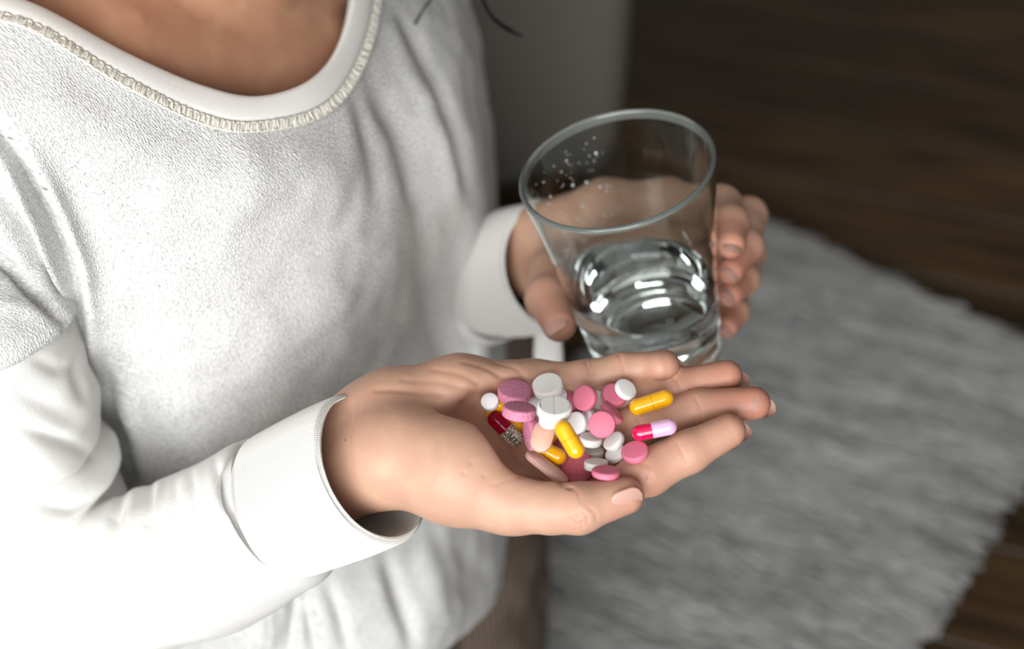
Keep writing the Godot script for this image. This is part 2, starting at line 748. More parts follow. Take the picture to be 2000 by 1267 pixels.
	for i in 4:
		var k: float = [0.82, 0.92, 1.02, 0.75][i]
		var w := mat(Color(1, 1, 1), 0.45, 0.4)
		var a := Color(0.18, 0.125, 0.065) * k
		var b := Color(0.31, 0.23, 0.125) * k
		a.a = 1.0
		b.a = 1.0
		w.albedo_texture = noise_tex(0.02, 4, 256, PackedColorArray([a, a.lerp(b, 0.6), b]), PackedFloat32Array([0.2, 0.5, 0.8]), FastNoiseLite.TYPE_SIMPLEX_SMOOTH, 11 + i)
		w.uv1_triplanar = true
		w.uv1_scale = Vector3(0.9, 9.0, 9.0)
		M.planks.append(w)
	M.gap = mat(Color(0.07, 0.045, 0.025), 0.9, 0.2)
	M.rug = mat(Color(0.48, 0.48, 0.475), 0.95, 0.15)
	M.pile = mat(Color(1, 1, 1), 0.95, 0.15)
	M.pile.vertex_color_use_as_albedo = true
	M.sofa = mat(Color(0.50, 0.48, 0.455), 0.95, 0.2)
	M.sofa.heightmap_enabled = true
	M.sofa.heightmap_texture = noise_tex(0.08, 3, 256, PackedColorArray(), PackedFloat32Array(), FastNoiseLite.TYPE_SIMPLEX_SMOOTH, 21)
	M.sofa.heightmap_scale = 0.1
	M.sofa.uv1_triplanar = true
	M.sofa.uv1_scale = Vector3(8, 8, 8)
	M.wood_dark = mat(Color(0.12, 0.08, 0.05), 0.5, 0.4)


# ---------------------------------------------------------------- the room
func build_room() -> void:
	var x0 := -2.3
	var x1 := 2.5
	var z0 := -3.2
	var z1 := 1.35
	var hgt := 2.5
	# floor: a sub-floor and single planks laid along the diagonal of the picture
	var fl := struct("floor", box(Vector3(x1 - x0 + 0.3, 0.1, z1 - z0 + 0.3)), M.gap, Vector3((x0 + x1) / 2, -0.064, (z0 + z1) / 2))
	var lens := [1.1, 1.3, 0.95]
	var pm := []
	for L in lens:
		pm.append(box(Vector3(L - 0.002, 0.014, 0.098), 0.0015))
	var ang := deg_to_rad(-17.0)
	var bas := Basis(Vector3.UP, ang)
	var off := fl.position
	for r in range(-30, 31):
		var x := -3.6 + rng.randf() * 1.1
		while x < 3.6:
			var k := rng.randi() % 3
			var L: float = lens[k]
			var at := Vector3(0.1, 0, -0.9) + bas * Vector3(x + L / 2, 0, r * 0.1)
			x += L
			if at.x < x0 or at.x > x1 or at.z < z0 or at.z > z1:
				continue
			var o := struct("plank", pm[k], M.planks[rng.randi() % 4], at - off + Vector3(0, -0.007, 0), fl)
			o.basis = bas
	# walls with thickness, a window in the one behind the camera
	var cx := (x0 + x1) / 2
	var cz := (z0 + z1) / 2
	struct("wall_left", box(Vector3(0.12, hgt, z1 - z0)), M.wall, Vector3(x0 - 0.06, hgt / 2, cz))
	struct("wall_right", box(Vector3(0.12, hgt, z1 - z0)), M.wall, Vector3(x1 + 0.06, hgt / 2, cz))
	struct("wall_far", box(Vector3(x1 - x0 + 0.24, hgt, 0.12)), M.wall, Vector3(cx, hgt / 2, z0 - 0.06))
	struct("ceiling", box(Vector3(x1 - x0 + 0.24, 0.12, z1 - z0 + 0.24)), M.ceiling, Vector3(cx, hgt + 0.06, cz))
	struct("baseboard_far", box(Vector3(x1 - x0, 0.08, 0.015), 0.004), M.paint, Vector3(cx, 0.04, z0 + 0.0076))
	struct("baseboard_left", box(Vector3(0.015, 0.08, z1 - z0 - 0.04), 0.004), M.paint, Vector3(x0 + 0.0076, 0.04, cz))
	struct("baseboard_right", box(Vector3(0.015, 0.08, z1 - z0 - 0.04), 0.004), M.paint, Vector3(x1 - 0.0076, 0.04, cz))
	var wx := WIN.position.x
	var wy := WIN.position.y
	var ww := WIN.size.x
	var wh := WIN.size.y
	var zc := z1 + 0.06
	var near := struct("wall_near", join([
		moved(box(Vector3(wx - x0 + 0.12, hgt, 0.12)), Vector3((wx + x0 - 0.12) / 2, hgt / 2, zc)),
		moved(box(Vector3(x1 + 0.12 - wx - ww, hgt, 0.12)), Vector3((x1 + 0.12 + wx + ww) / 2, hgt / 2, zc)),
		moved(box(Vector3(ww, wy, 0.12)), Vector3(wx + ww / 2, wy / 2, zc)),
		moved(box(Vector3(ww, hgt - wy - wh, 0.12)), Vector3(wx + ww / 2, (hgt + wy + wh) / 2, zc))]), M.wall)
	near.set_meta("kind", "structure")
	var win := root_at("window_1", Vector3(wx + ww / 2, wy + wh / 2, zc))
	win.set_meta("kind", "structure")
	var fw := 0.05
	for s in [-1.0, 1.0]:
		part("frame", box(Vector3(fw, wh, 0.07), 0.004), M.paint, win).position = Vector3(s * (ww - fw) / 2, 0, 0)
		part("frame", box(Vector3(ww - fw * 2, fw, 0.07), 0.004), M.paint, win).position = Vector3(0, s * (wh - fw) / 2, 0)
		part("pane", box(Vector3((ww - fw * 3) / 2, wh - fw * 2, 0.005)), M.pane, win).position = Vector3(s * (ww - fw) / 4, 0, 0.01)
	part("mullion", box(Vector3(fw, wh - fw * 2, 0.07), 0.004), M.paint, win).position = Vector3.ZERO
	part("sill", box(Vector3(ww + 0.08, 0.03, 0.16), 0.006), M.paint, win).position = Vector3(0, -wh / 2 - 0.02, -0.1)


func moved(m: Mesh, at: Vector3) -> ArrayMesh:
	var st := SurfaceTool.new()
	st.begin(Mesh.PRIMITIVE_TRIANGLES)
	st.append_from(m, 0, Transform3D(Basis(), at))
	return st.commit()


func floor_at(px: float, py: float, y := 0.0) -> Vector3:
	var dir := P(px, py, 1.0) - EYE
	return EYE + dir * ((y - EYE.y) / dir.y)


func build_rug() -> void:
	# a shaggy grey rug; three of its corners lie outside the frame
	var y := 0.016
	var a := floor_at(1490, 437, y)
	var b := floor_at(2075, 712, y)
	var c := floor_at(1830, 1280, y)
	var ex := (b - a).normalized()
	var ez := (c - b)
	ez = (ez - ex * ez.dot(ex)).normalized()
	var lx := (b - floor_at(1062, 860, y)).dot(ex)
	var lz := 1.5
	var o := root_at("shag_rug", Vector3(b.x, 0, b.z))
	tag(o, "grey shaggy rug spread on the dark wooden floor beside the woman", "rug")
	var base_box := box(Vector3(lx, 0.012, lz), 0.004)
	var bm := part("backing", base_box, M.rug, o)
	bm.basis = Basis(ex, Vector3.UP, ex.cross(Vector3.UP))
	bm.position = -ex * lx / 2 + ez * lz / 2 + Vector3(0, 0.0065, 0)
	# pile: flat locks lying along the nap, one object
	var nap := (floor_at(1700, 760, y) - floor_at(1500, 700, y)).normalized()
	var st := SurfaceTool.new()
	st.begin(Mesh.PRIMITIVE_TRIANGLES)
	var lock := tube(PackedVector3Array([Vector3(-0.5, 0.0, 0), Vector3(-0.3, 0.55, 0.06), Vector3(0.0, 0.9, 0), Vector3(0.3, 0.8, -0.07), Vector3(0.5, 0.45, 0)]), PackedFloat32Array([0.25, 0.5, 0.55, 0.45, 0.12]), 5)
	var mm := MultiMesh.new()
	mm.transform_format = MultiMesh.TRANSFORM_3D
	mm.use_colors = true
	mm.mesh = lock
	var n := 70000
	mm.instance_count = n
	var tone := FastNoiseLite.new()
	tone.frequency = 9.0
	tone.seed = 4
	for i in n:
		var u := rng.randf()
		var w := rng.randf()
		var p := -ex * lx * u + ez * lz * w
		var t := nap.rotated(Vector3.UP, rng.randf_range(-0.28, 0.28))
		var L := rng.randf_range(0.03, 0.055)
		var hh := rng.randf_range(0.006, 0.013)
		var wd := rng.randf_range(0.0022, 0.0042)
		var side := Vector3.UP.cross(t)
		mm.set_instance_transform(i, Transform3D(Basis(t * L, Vector3.UP * hh, side * wd), p + Vector3(0, 0.008, 0)))
		var q := Vector2(p.dot(nap) * 0.7, p.dot(Vector3.UP.cross(nap)) * 3.2)
		var k := 0.26 + 0.11 * tone.get_noise_2dv(q) + rng.randf_range(-0.08, 0.08)
		mm.set_instance_color(i, Color(k, k, k * 0.985))
	var mi := MultiMeshInstance3D.new()
	mi.name = "pile"
	mi.multimesh = mm
	mi.material_override = M.pile
	mi.set_meta("kind", "stuff")
	o.add_child(mi, true)


func build_sofa() -> void:
	var o := root_at("sofa", floor_at(930, 540))
	tag(o, "grey upholstered sofa standing behind the seated woman", "sofa")
	o.rotation.y = deg_to_rad(12.0)
	var w := 1.6
	var pad := func(s: Vector3, at: Vector3, called: String) -> void:
		part(called, cushion(s), M.sofa, o).position = at
	pad.call(Vector3(w, 0.26, 0.8), Vector3(-w / 2 + 0.16, 0.19, -0.42), "base")
	pad.call(Vector3(0.2, 0.56, 0.84), Vector3(0.06, 0.33, -0.42), "armrest")
	pad.call(Vector3(0.2, 0.56, 0.84), Vector3(0.06 - w + 0.2, 0.33, -0.42), "armrest")
	pad.call(Vector3(w, 0.6, 0.22), Vector3(-w / 2 + 0.16, 0.5, -0.83), "backrest")
	for k in 2:
		pad.call(Vector3((w - 0.4) / 2, 0.16, 0.66), Vector3(-0.04 - (w - 0.4) * (0.25 + 0.5 * k), 0.40, -0.37), "seat_cushion")
	for sx in [0.1, -w + 0.2]:
		for sz in [-0.08, -0.8]:
			part("foot", lathe(PackedVector2Array([Vector2(0, 0), Vector2(0.018, 0), Vector2(0.026, 0.07), Vector2(0, 0.07)]), 12), M.wood_dark, o).position = Vector3(sx, 0, sz)


func cushion(s: Vector3) -> ArrayMesh:
	# a box with well rounded edges and softly bulging faces
	var g := []
	var nu := 48
	var nv := 24
	for j in nv + 1:
		var row := PackedVector3Array()
		var ph := -PI / 2 + PI * j / nv
		for i in nu:
			var th := TAU * i / nu
			var d := Vector3(cos(ph) * cos(th), sin(ph), cos(ph) * sin(th))
			var e := 7.0
			var l := pow(pow(absf(d.x), e) + pow(absf(d.y), e) + pow(absf(d.z), e), 1.0 / e)
			var q := d / l
			row.append(q * s * 0.5)
		g.append(row)
	return grid_mesh(g, true)


# ---------------------------------------------------------------- the woman
func ring(c: Vector3, ax: Vector3, r: float, n: int, squash := 1.0) -> PackedVector3Array:
	var o := PackedVector3Array()
	var s := ax.cross(Vector3.UP).normalized()
	var t := s.cross(ax).normalized()
	for i in n:
		var a := TAU * i / n
		o.append(c + (s * cos(a) + t * sin(a) * squash) * r)
	return o


func pxs(list: Array) -> PackedVector2Array:
	var o := PackedVector2Array()
	for i in range(0, list.size(), 2):
		o.append(Vector2(list[i], list[i + 1]))
	return o


func fold_amount(q: Vector2, folds: Array) -> float:
	# folds: [polyline in picture measure, half width, depth]; nearest point on each
	var r := 0.0
	for f in folds:
		var bb: Rect2 = f[3]
		if not bb.has_point(q):
			continue
		var pts: PackedVector2Array = f[0]
		var best := 1e12
		var bt := 0.0
		for i in pts.size() - 1:
			var e := pts[i + 1] - pts[i]
			var w := q - pts[i]
			var t := clampf(w.dot(e) / e.length_squared(), 0.0, 1.0)
			var s := (w - e * t).length_squared()
			if s < best:
				best = s
				bt = (i + t) / (pts.size() - 1)
		var wd: float = f[1]
		var taper := sin(PI * clampf(bt, 0.0, 1.0) * 0.9 + 0.25)
		r += float(f[2]) * maxf(taper, 0.0) * exp(-best / (wd * wd))
	return r


func fold(list: Array, w: float, d: float) -> Array:
	var p := pxs(list)
	var bb := Rect2(p[0], Vector2.ZERO)
	for q in p:
		bb = bb.expand(q)
	return [p, w, d * 0.001, bb.grow(w * 2.6)]


func displace(g: Array, closed: bool, fn: Callable) -> Array:
	var flip := inward(g, closed)
	var rows := g.size()
	var cols: int = g[0].size()
	var out := []
	for r in rows:
		var row: PackedVector3Array = g[r]
		var up: PackedVector3Array = g[maxi(r - 1, 0)]
		var dn: PackedVector3Array = g[mini(r + 1, rows - 1)]
		var o := PackedVector3Array()
		o.resize(cols)
		for k in cols:
			var kp := posmod(k - 1, cols) if closed else maxi(k - 1, 0)
			var kn := (k + 1) % cols if closed else mini(k + 1, cols - 1)
			var nn := (row[kn] - row[kp]).cross(dn[k] - up[k]).normalized()
			if flip:
				nn = -nn
			o[k] = row[k] + nn * float(fn.call(row[k], nn, float(r) / (rows - 1), float(k) / cols))
		out.append(o)
	return out


func loft(ctrl: Array, nu: int, nv: int) -> Array:
	# rows of control points (closed round) -> fine grid
	var fine := []
	for c: PackedVector3Array in ctrl:
		fine.append(resample(c, nu, true))
	var g := []
	for j in nv:
		g.append(PackedVector3Array())
		g[j].resize(nu)
	var col := PackedVector3Array()
	col.resize(fine.size())
	for k in nu:
		for i in fine.size():
			col[i] = fine[i][k]
		for j in nv:
			g[j][k] = spline(col, float(j) / (nv - 1))
	return g


func ctrl(list: Array) -> PackedVector3Array:
	var o := PackedVector3Array()
	for i in range(0, list.size(), 3):
		o.append(P(list[i], list[i + 1], list[i + 2]))
	return o


const NECK_IN := [-90, -60, .548, 90, 24, .556, 245, 107, .572, 390, 169, .590, 500, 190, .604, 605, 157, .626, 662, 85, .652, 688, -30, .680, 680, -150, .705, 600, -260, .715, 450, -340, .705, 250, -340, .665, 50, -270, .605, -70, -160, .565]
const NECK_OUT := [-150, -10, .540, 60, 55, .548, 225, 153, .565, 380, 231, .585, 490, 250, .600, 635, 212, .630, 712, 100, .660, 742, -40, .695, 735, -175, .725, 640, -300, .737, 460, -385, .725, 220, -380, .678, 10, -300, .605, -120, -165, .558]


func build_person() -> void:
	var base := floor_at(880, 1100)
	base.y = 0.0
	var o := root_at("person", base)
	tag(o, "woman in a white fleece sweater holding out pills and a glass of water", "person")
	set_head()
	var sk := build_skin()
	var bd := part("body", sk, M.skin, o)
	bd.position = -base
	for nl in nails():
		var q := part("fingernail", nl, M.nail, o)
		q.position = -base
	build_sweater(o, -base)
	build_trousers(o, -base)
	build_hair(o, -base)
	for s in [-1.0, 1.0]:
		var ball := SphereMesh.new()
		ball.radius = 0.0122
		ball.height = 0.0244
		var eye := part("eye", ball, M.eye, o)
		eye.position = hd(s * 0.031, 0.010, 0.076) - base
		var iris := SphereMesh.new()
		iris.radius = 0.0062
		iris.height = 0.0124
		part("iris", iris, M.hair, eye).position = head_b * Vector3(0, -0.005, 0.0072)


var hand := Field.new()
var hand_idx := PackedInt32Array()
var left := Field.new()
var tips := []


func set_hand() -> void:
	var f := hand
	var elbow := P(54, 1208, .69)
	# forearm and wrist, two columns side by side
	f.chain(0, [elbow, H(725, 834, -8), H(775, 810, -7)], [26, 17, 16.5])
	f.chain(0, [elbow, H(745, 900, -6), H(800, 890, -2)], [26, 17, 17])
	# little-finger side of the palm
	f.chain(0, [H(775, 802, -6), H(900, 772, -4), H(1020, 763, -7), H(1045, 752, -8)], [17, 15.5, 11, 9])
	# ball of the thumb
	f.chain(0, [H(790, 888, 0), H(895, 923, 0), H(1000, 980, -2)], [18, 19.5, 12])
	# metacarpals under the hollow of the palm
	f.chain(0, [H(790, 850, -19), H(1045, 800, -22)], [12, 9.5])
	f.chain(0, [H(790, 860, -20), H(1058, 862, -24)], [12, 10])
	f.chain(0, [H(800, 870, -18), H(1100, 925, -20)], [13, 10])
	f.add(0, H(1075, 895, -19), H(1180, 884, -13), 0.008, 0.007)
	f.add(0, H(1060, 830, -18), H(1160, 812, -13), 0.007, 0.006)
	f.add(0, H(1050, 776, -15), H(1115, 762, -9), 0.007, 0.006)
	f.chain(0, [H(1000, 960, -8), H(1110, 945, -14)], [9, 9])
	# fingers
	f.chain(1, [H(1045, 754, -8), H(1140, 739, -2), H(1215, 721, 2), H(1299, 711, 6)], [9.3, 7.4, 6.8, 5.9])
	f.chain(2, [H(1045, 802, -13), H(1225, 782, -6), H(1325, 753, -2), H(1420, 733, 2)], [9.8, 8.3, 7.3, 6.5])
	f.chain(3, [H(1060, 860, -13), H(1245, 832, -6), H(1365, 797, -1), H(1472, 787, 3)], [10, 8.6, 7.6, 6.9])
	f.chain(4, [H(1100, 935, -12), H(1265, 922, -2), H(1345, 882, 3), H(1423, 841, 7)], [10, 9.3, 8.3, 6.9])
	f.chain(5, [H(985, 978, -2), H(1075, 990, 0), H(1130, 992, 2), H(1222, 968, 4)], [12, 10.2, 9.8, 7.2])
	# finger pads
	f.add(1, H(1290, 715, 8), H(1296, 714, 8), 0.0058, 0.0056)
	f.hollow(H(1045, 848, 2), C(0.038, 0, 0), C(0, 0.019, -0.017), C(0, 0.0115, 0.0128))
	tips = [H(1325, 708, 6), H(1452, 733, 2), H(1504, 788, 3), H(1455, 830, 7), H(1258, 968, 4)]
	# creases; each lies on the skin that faces the camera
	var cre := func(list: Array, w: float, d: float) -> void:
		var q := PackedVector3Array()
		for p in pxs(list):
			q.append(on_hand(p.x, p.y))
		f.crease(resample(q, q.size() * 3), w * 0.001, d * 0.001)
	hand_idx = f.all()
	cre.call([1143, 704, 1149, 718, 1152, 732], 0.7, 0.45)
	cre.call([1152, 703, 1158, 716, 1160, 730], 0.7, 0.3)
	cre.call([1208, 690, 1213, 706, 1216, 722], 0.7, 0.45)
	cre.call([1316, 738, 1325, 752, 1329, 766], 0.7, 0.4)
	cre.call([1228, 768, 1234, 783], 0.7, 0.4)
	cre.call([1357, 775, 1366, 795, 1371, 812], 0.7, 0.4)
	cre.call([1240, 815, 1250, 832, 1254, 850], 0.7, 0.4)
	cre.call([1322, 865, 1331, 885, 1340, 903], 0.7, 0.4)
	cre.call([1236, 880, 1251, 905, 1262, 932], 0.8, 0.5)
	cre.call([1244, 878, 1262, 906, 1274, 934], 0.7, 0.3)
	# lines of the palm
	cre.call([735, 762, 850, 768, 930, 800, 985, 850, 1018, 905], 1.6, 0.45)      # round the ball of the thumb
	cre.call([788, 742, 850, 745, 905, 760, 950, 785], 1.4, 0.28)
	cre.call([848, 722, 895, 730, 935, 752], 1.4, 0.32)
	cre.call([905, 707, 955, 722, 990, 745], 1.4, 0.34)
	cre.call([965, 707, 1005, 718, 1020, 735], 1.2, 0.3)
	cre.call([1030, 926, 1065, 934, 1095, 942, 1114, 952], 1.0, 0.8)
	cre.call([920, 905, 980, 880], 0.8, 0.25)
	cre.call([905, 925, 985, 893], 0.8, 0.25)
	cre.call([945, 930, 1000, 912], 0.8, 0.25)
	cre.call([960, 948, 1020, 932], 0.8, 0.2)
	cre.call([700, 770, 690, 830, 690, 900], 0.8, 0.2)
	cre.call([722, 765, 712, 800], 0.8, 0.25)
	# knuckle of the thumb
	cre.call([1110, 1012, 1122, 1020, 1122, 1034], 0.7, 0.35)
	cre.call([1122, 1003, 1134, 1012, 1136, 1030], 0.7, 0.45)
	cre.call([1134, 998, 1147, 1010, 1146, 1024], 0.7, 0.4)
	cre.call([1112, 1020, 1130, 1022, 1150, 1012], 0.6, 0.25)
	cre.call([1150, 992, 1162, 1002, 1166, 1016], 0.7, 0.3)
	cre.call([1114, 950, 1128, 962, 1134, 978], 0.8, 0.3)


func on_hand(x: float, y: float) -> Vector3:
	# where the ray through that place of the picture meets the hand
	var dir := (P(x, y, 1.0) - EYE)
	var l := dir.length()
	dir /= l
	var t := 0.50 * l
	for i in 60:
		var d := hand.base(EYE + dir * t, hand_idx)
		t += d * 0.7
		if absf(d) < 0.00003 or t > 0.66 * l:
			break
	return EYE + dir * t


func set_left() -> void:
	var f := left
	f.kin = 0.004
	var arm := P(1078, 520, .742) - C(.62, .10, .78).normalized() * 0.13
	f.chain(0, [arm, P(1042, 468, .748), P(1110, 450, .728)], [24, 15.5, 15])
	f.chain(0, [arm, P(1062, 500, .750), P(1120, 515, .735)], [24, 14, 14])
	f.chain(0, [P(1060, 455, .733), P(1180, 400, .722), P(1310, 388, .722)], [14, 12, 10.5])
	f.chain(0, [P(1060, 490, .738), P(1330, 430, .733)], [14, 10.5])
	f.chain(0, [P(1060, 520, .742), P(1335, 490, .743)], [14, 10])
	f.chain(0, [P(1060, 540, .745), P(1325, 550, .752)], [14, 9.5])
	f.chain(0, [P(1075, 495, .73), P(1090, 535, .702)], [13, 11.5])
	f.chain(1, [P(1310, 388, .722), P(1408, 402, .690), P(1424, 438, .669), P(1427, 476, .654)], [10.5, 9.8, 9.0, 7.0])
	f.chain(2, [P(1330, 430, .733), P(1462, 420, .712), P(1456, 480, .684), P(1427, 528, .667)], [10.2, 8.8, 8, 6.6])
	f.chain(3, [P(1335, 490, .743), P(1462, 495, .725), P(1452, 545, .698), P(1426, 574, .681)], [10, 8.6, 7.6, 6.4])
	f.chain(4, [P(1325, 550, .752), P(1432, 570, .738), P(1436, 608, .718), P(1419, 638, .705)], [9.5, 7.8, 6.8, 5.8])
	f.chain(5, [P(1078, 533, .694), P(1069, 583, .670), P(1092, 634, .652)], [11.6, 10.0, 8.0])


func build_skin() -> ArrayMesh:
	var out := [PackedVector3Array(), PackedVector3Array(), PackedInt32Array()]
	var lo := Vector3(1e3, 1e3, 1e3)
	var hi := -lo
	for p in [P(560, 960, .62), P(700, 880, .58)] + tips:
		for s in [-0.028, 0.028]:
			lo = lo.min(p + Vector3.ONE * s)
			hi = hi.max(p + Vector3.ONE * s)
	for p in [H(900, 700, 15), H(1000, 1045, -20), H(830, 990, -30)]:
		lo = lo.min(p - Vector3.ONE * 0.012)
		hi = hi.max(p + Vector3.ONE * 0.012)
	hand.mesh_into(out, lo, hi, HAND_CELL)
	var n_hand: int = out[0].size()
	lo = Vector3(1e3, 1e3, 1e3)
	hi = -lo
	for i in left.a.size():
		for e: Vector3 in [left.a[i], left.a[i] + left.ba[i]]:
			if pixel(e).x > 950.0:
				lo = lo.min(e - Vector3.ONE * 0.022)
				hi = hi.max(e + Vector3.ONE * 0.022)
	left.mesh_into(out, lo, hi, HAND_CELL * 1.8)
	var n_left_end: int = out[0].size()
	# trunk, neck and upper arms
	var f := Field.new()
	f.kin0 = 0.015
	var sh_r := P(-130, 330, .62)
	var sh_l := P(770, 50, .87)
	f.chain(0, [P(160, 190, .632), P(530, 165, .702)], [65, 53])
	f.chain(0, [P(440, 300, .70), P(600, 700, .86), P(700, 950, .95)], [72, 72, 66])
	f.chain(0, [sh_r, P(300, 60, .66), sh_l], [36, 44, 30])
	f.chain(0, [P(440, 10, .694), P(385, -330, .595)], [47, 45])
	f.chain(0, [P(425, -150, .66), sh_r], [40, 38])
	f.chain(0, [P(425, -150, .68), sh_l], [40, 30])
	f.chain(0, [P(466, 34, .640), P(350, -130, .60)], [6, 9])
	f.chain(0, [P(484, 32, .646), P(545, -140, .635)], [6, 8])
	f.chain(0, [P(445, 34, .641), P(280, 10, .611), P(60, -60, .592), P(-60, -60, .60)], [5, 7.5, 8, 8])
	f.chain(0, [P(500, 28, .648), P(640, -20, .694), P(720, -100, .75)], [5, 7, 8])
	f.chain(0, [sh_r, P(54, 1208, .69)], [36, 30])
	f.chain(0, [P(54, 1208, .69), P(600, 935, .597)], [28, 19])
	f.chain(0, [sh_l, P(820, 420, 1.0)], [34, 32])
	f.chain(0, [P(820, 420, 1.0), P(1078, 520, .742) - C(.62, .10, .78).normalized() * 0.06], [32, 18])
	head_into(f)
	lo = Vector3(1e3, 1e3, 1e3)
	hi = -lo
	for i in f.a.size():
		for p in [f.a[i], f.a[i] + f.ba[i]]:
			lo = lo.min(p - Vector3.ONE * 0.11)
			hi = hi.max(p + Vector3.ONE * 0.11)
	f.mesh_into(out, lo, hi, 0.006)
	var v: PackedVector3Array = out[0]
	var n: PackedVector3Array = out[1]
	var idx: PackedInt32Array = out[2]
	# tone of the skin: rosier finger ends and creases, paler ball of the thumb
	var n_left := n_left_end
	var col := PackedColorArray()
	col.resize(v.size())
	var tone := FastNoiseLite.new()
	tone.frequency = 60.0
	tone.fractal_octaves = 3
	var plain := SKIN.srgb_to_linear()
	var rosy := Color(0.74, 0.50, 0.42).srgb_to_linear()
	var tanned_shaded := Color(0.71, 0.53, 0.42).srgb_to_linear()  # tanner than the hands, with shade on neck and chest put into the colour
	var pale := Color(0.88, 0.70, 0.57).srgb_to_linear()
	var near := PackedInt32Array(range(hand.creases.size()))
	var ltips := [P(1427, 476, .654), P(1427, 528, .667), P(1426, 574, .681), P(1419, 638, .705), P(1092, 634, .652)]
	var mole := on_hand(674, 858)
	var stain := on_hand(1481, 788)
	for i in v.size():
		var p := v[i]
		var r := 0.10 + 0.22 * tone.get_noise_3dv(p)
		if i < n_hand:
			for t: Vector3 in tips:
				var d := p.distance_to(t)
				if d < 0.05:
					r += 0.42 * exp(-d * d / 0.0004)
			r += minf(0.4, hand.groove(p, near) * 550.0)
		else:
			for t: Vector3 in ltips:
				var d := p.distance_to(t)
				if d < 0.05:
					r += 0.6 * exp(-d * d / 0.0003)
		var c := (plain if i < n_left else tanned_shaded).lerp(rosy, clampf(r, 0, 0.85))
		if r < 0.1:
			c = c.lerp(pale, clampf((0.1 - r) * 2.0, 0, 0.5))
		if i < n_hand:
			if p.distance_to(mole) < 0.0007:
				c = c.lerp(Color(0.25, 0.12, 0.06), 0.8)
			var ds := p.distance_to(stain)
			if ds < 0.0035:
				c = c.lerp(Color(0.22, 0.21, 0.21), clampf(0.45 * (1.0 - ds / 0.0035) + 0.9 * tone.get_noise_3dv(p * 9.0), 0.0, 0.5))
		col[i] = c
	return arrays_mesh(v, n, idx, PackedVector2Array(), col)


var head_c := Vector3.ZERO
var head_b := Basis()


func set_head() -> void:
	var lat := (P(800, 100, .74) - P(-100, 330, .53))
	lat.y *= 0.3
	lat = lat.normalized()
	var fw := Vector3.UP.cross(lat).normalized() * -1.0
	if fw.x < 0.0:
		fw = -fw
	fw = (fw - Vector3.UP * 0.35).normalized()
	var up := (Vector3.UP - fw * fw.y).normalized()
	head_b = Basis(up.cross(fw).normalized(), up, fw)
	head_c = P(385, -330, .595) + Vector3.UP * 0.150 + fw * 0.03


func hd(x: float, y: float, z: float) -> Vector3:
	return head_c + head_b * Vector3(x, y, z)


func head_into(f: Field) -> void:
	f.add(0, hd(0, 0.025, -0.035), hd(0, 0.03, 0.02), 0.072, 0.070)
	f.add(0, hd(0, -0.01, 0.045), hd(0, -0.082, 0.062), 0.047, 0.022)
	f.add(0, hd(0, -0.05, -0.045), P(385, -330, .595), 0.045, 0.045)
	for s in [-1.0, 1.0]:
		f.add(0, hd(s * 0.036, -0.02, 0.052), hd(s * 0.03, -0.06, 0.045), 0.030, 0.026)
		f.add(0, hd(s * 0.012, 0.032, 0.083), hd(s * 0.042, 0.030, 0.070), 0.010, 0.010)
		f.add(1, hd(s * 0.031, 0.0165, 0.0775), hd(s * 0.033, 0.0160, 0.0770), 0.0118, 0.0118)
		f.add(1, hd(s * 0.077, 0.008, -0.008), hd(s * 0.080, -0.026, -0.002), 0.011, 0.008)
		f.add(1, hd(s * 0.008, -0.034, 0.098), hd(s * 0.010, -0.034, 0.096), 0.006, 0.006)
	f.add(1, hd(0, 0.016, 0.090), hd(0, -0.030, 0.108), 0.006, 0.009)
	f.add(1, hd(-0.018, -0.055, 0.084), hd(0.018, -0.055, 0.084), 0.005, 0.005)
	f.add(1, hd(-0.015, -0.063, 0.083), hd(0.015, -0.063, 0.083), 0.006, 0.006)


func nail_mesh(at: Vector3, along: Vector3, up: Vector3, w: float, l: float, curve: float) -> ArrayMesh:
	# a curved plate with a free edge; «at» is its middle
	along = along.normalized()
	var side := along.cross(up).normalized()
	up = side.cross(along).normalized()
	var g := []
	for j in 15:
		var row := PackedVector3Array()
		var t := float(j) / 14.0
		var half := w * 0.5 * sqrt(clampf(1.0 - pow(absf(t * 2.0 - 1.0), 3.4) * 0.92, 0.0, 1.0))
		for i in 17:
			var s := float(i) / 8.0 - 1.0
			var x := s * half
			row.append(at + side * x + along * ((t - 0.5) * l) + up * (-curve * pow(x / (w * 0.5), 2.0) * w - 0.06 * l * pow(t * 2.0 - 1.0, 2.0)))
		g.append(row)
	var back := []
	for r: PackedVector3Array in g:
		var b := PackedVector3Array()
		for p in r:
			b.append(p - up * 0.0005)
		back.append(b)
	var m := grid_mesh(g, false, null, false)
	var turn := (m.surface_get_arrays(0)[Mesh.ARRAY_NORMAL][127] as Vector3).dot(up) < 0.0
	return join([grid_mesh(g, false, null, turn), grid_mesh(back, false, null, not turn)])


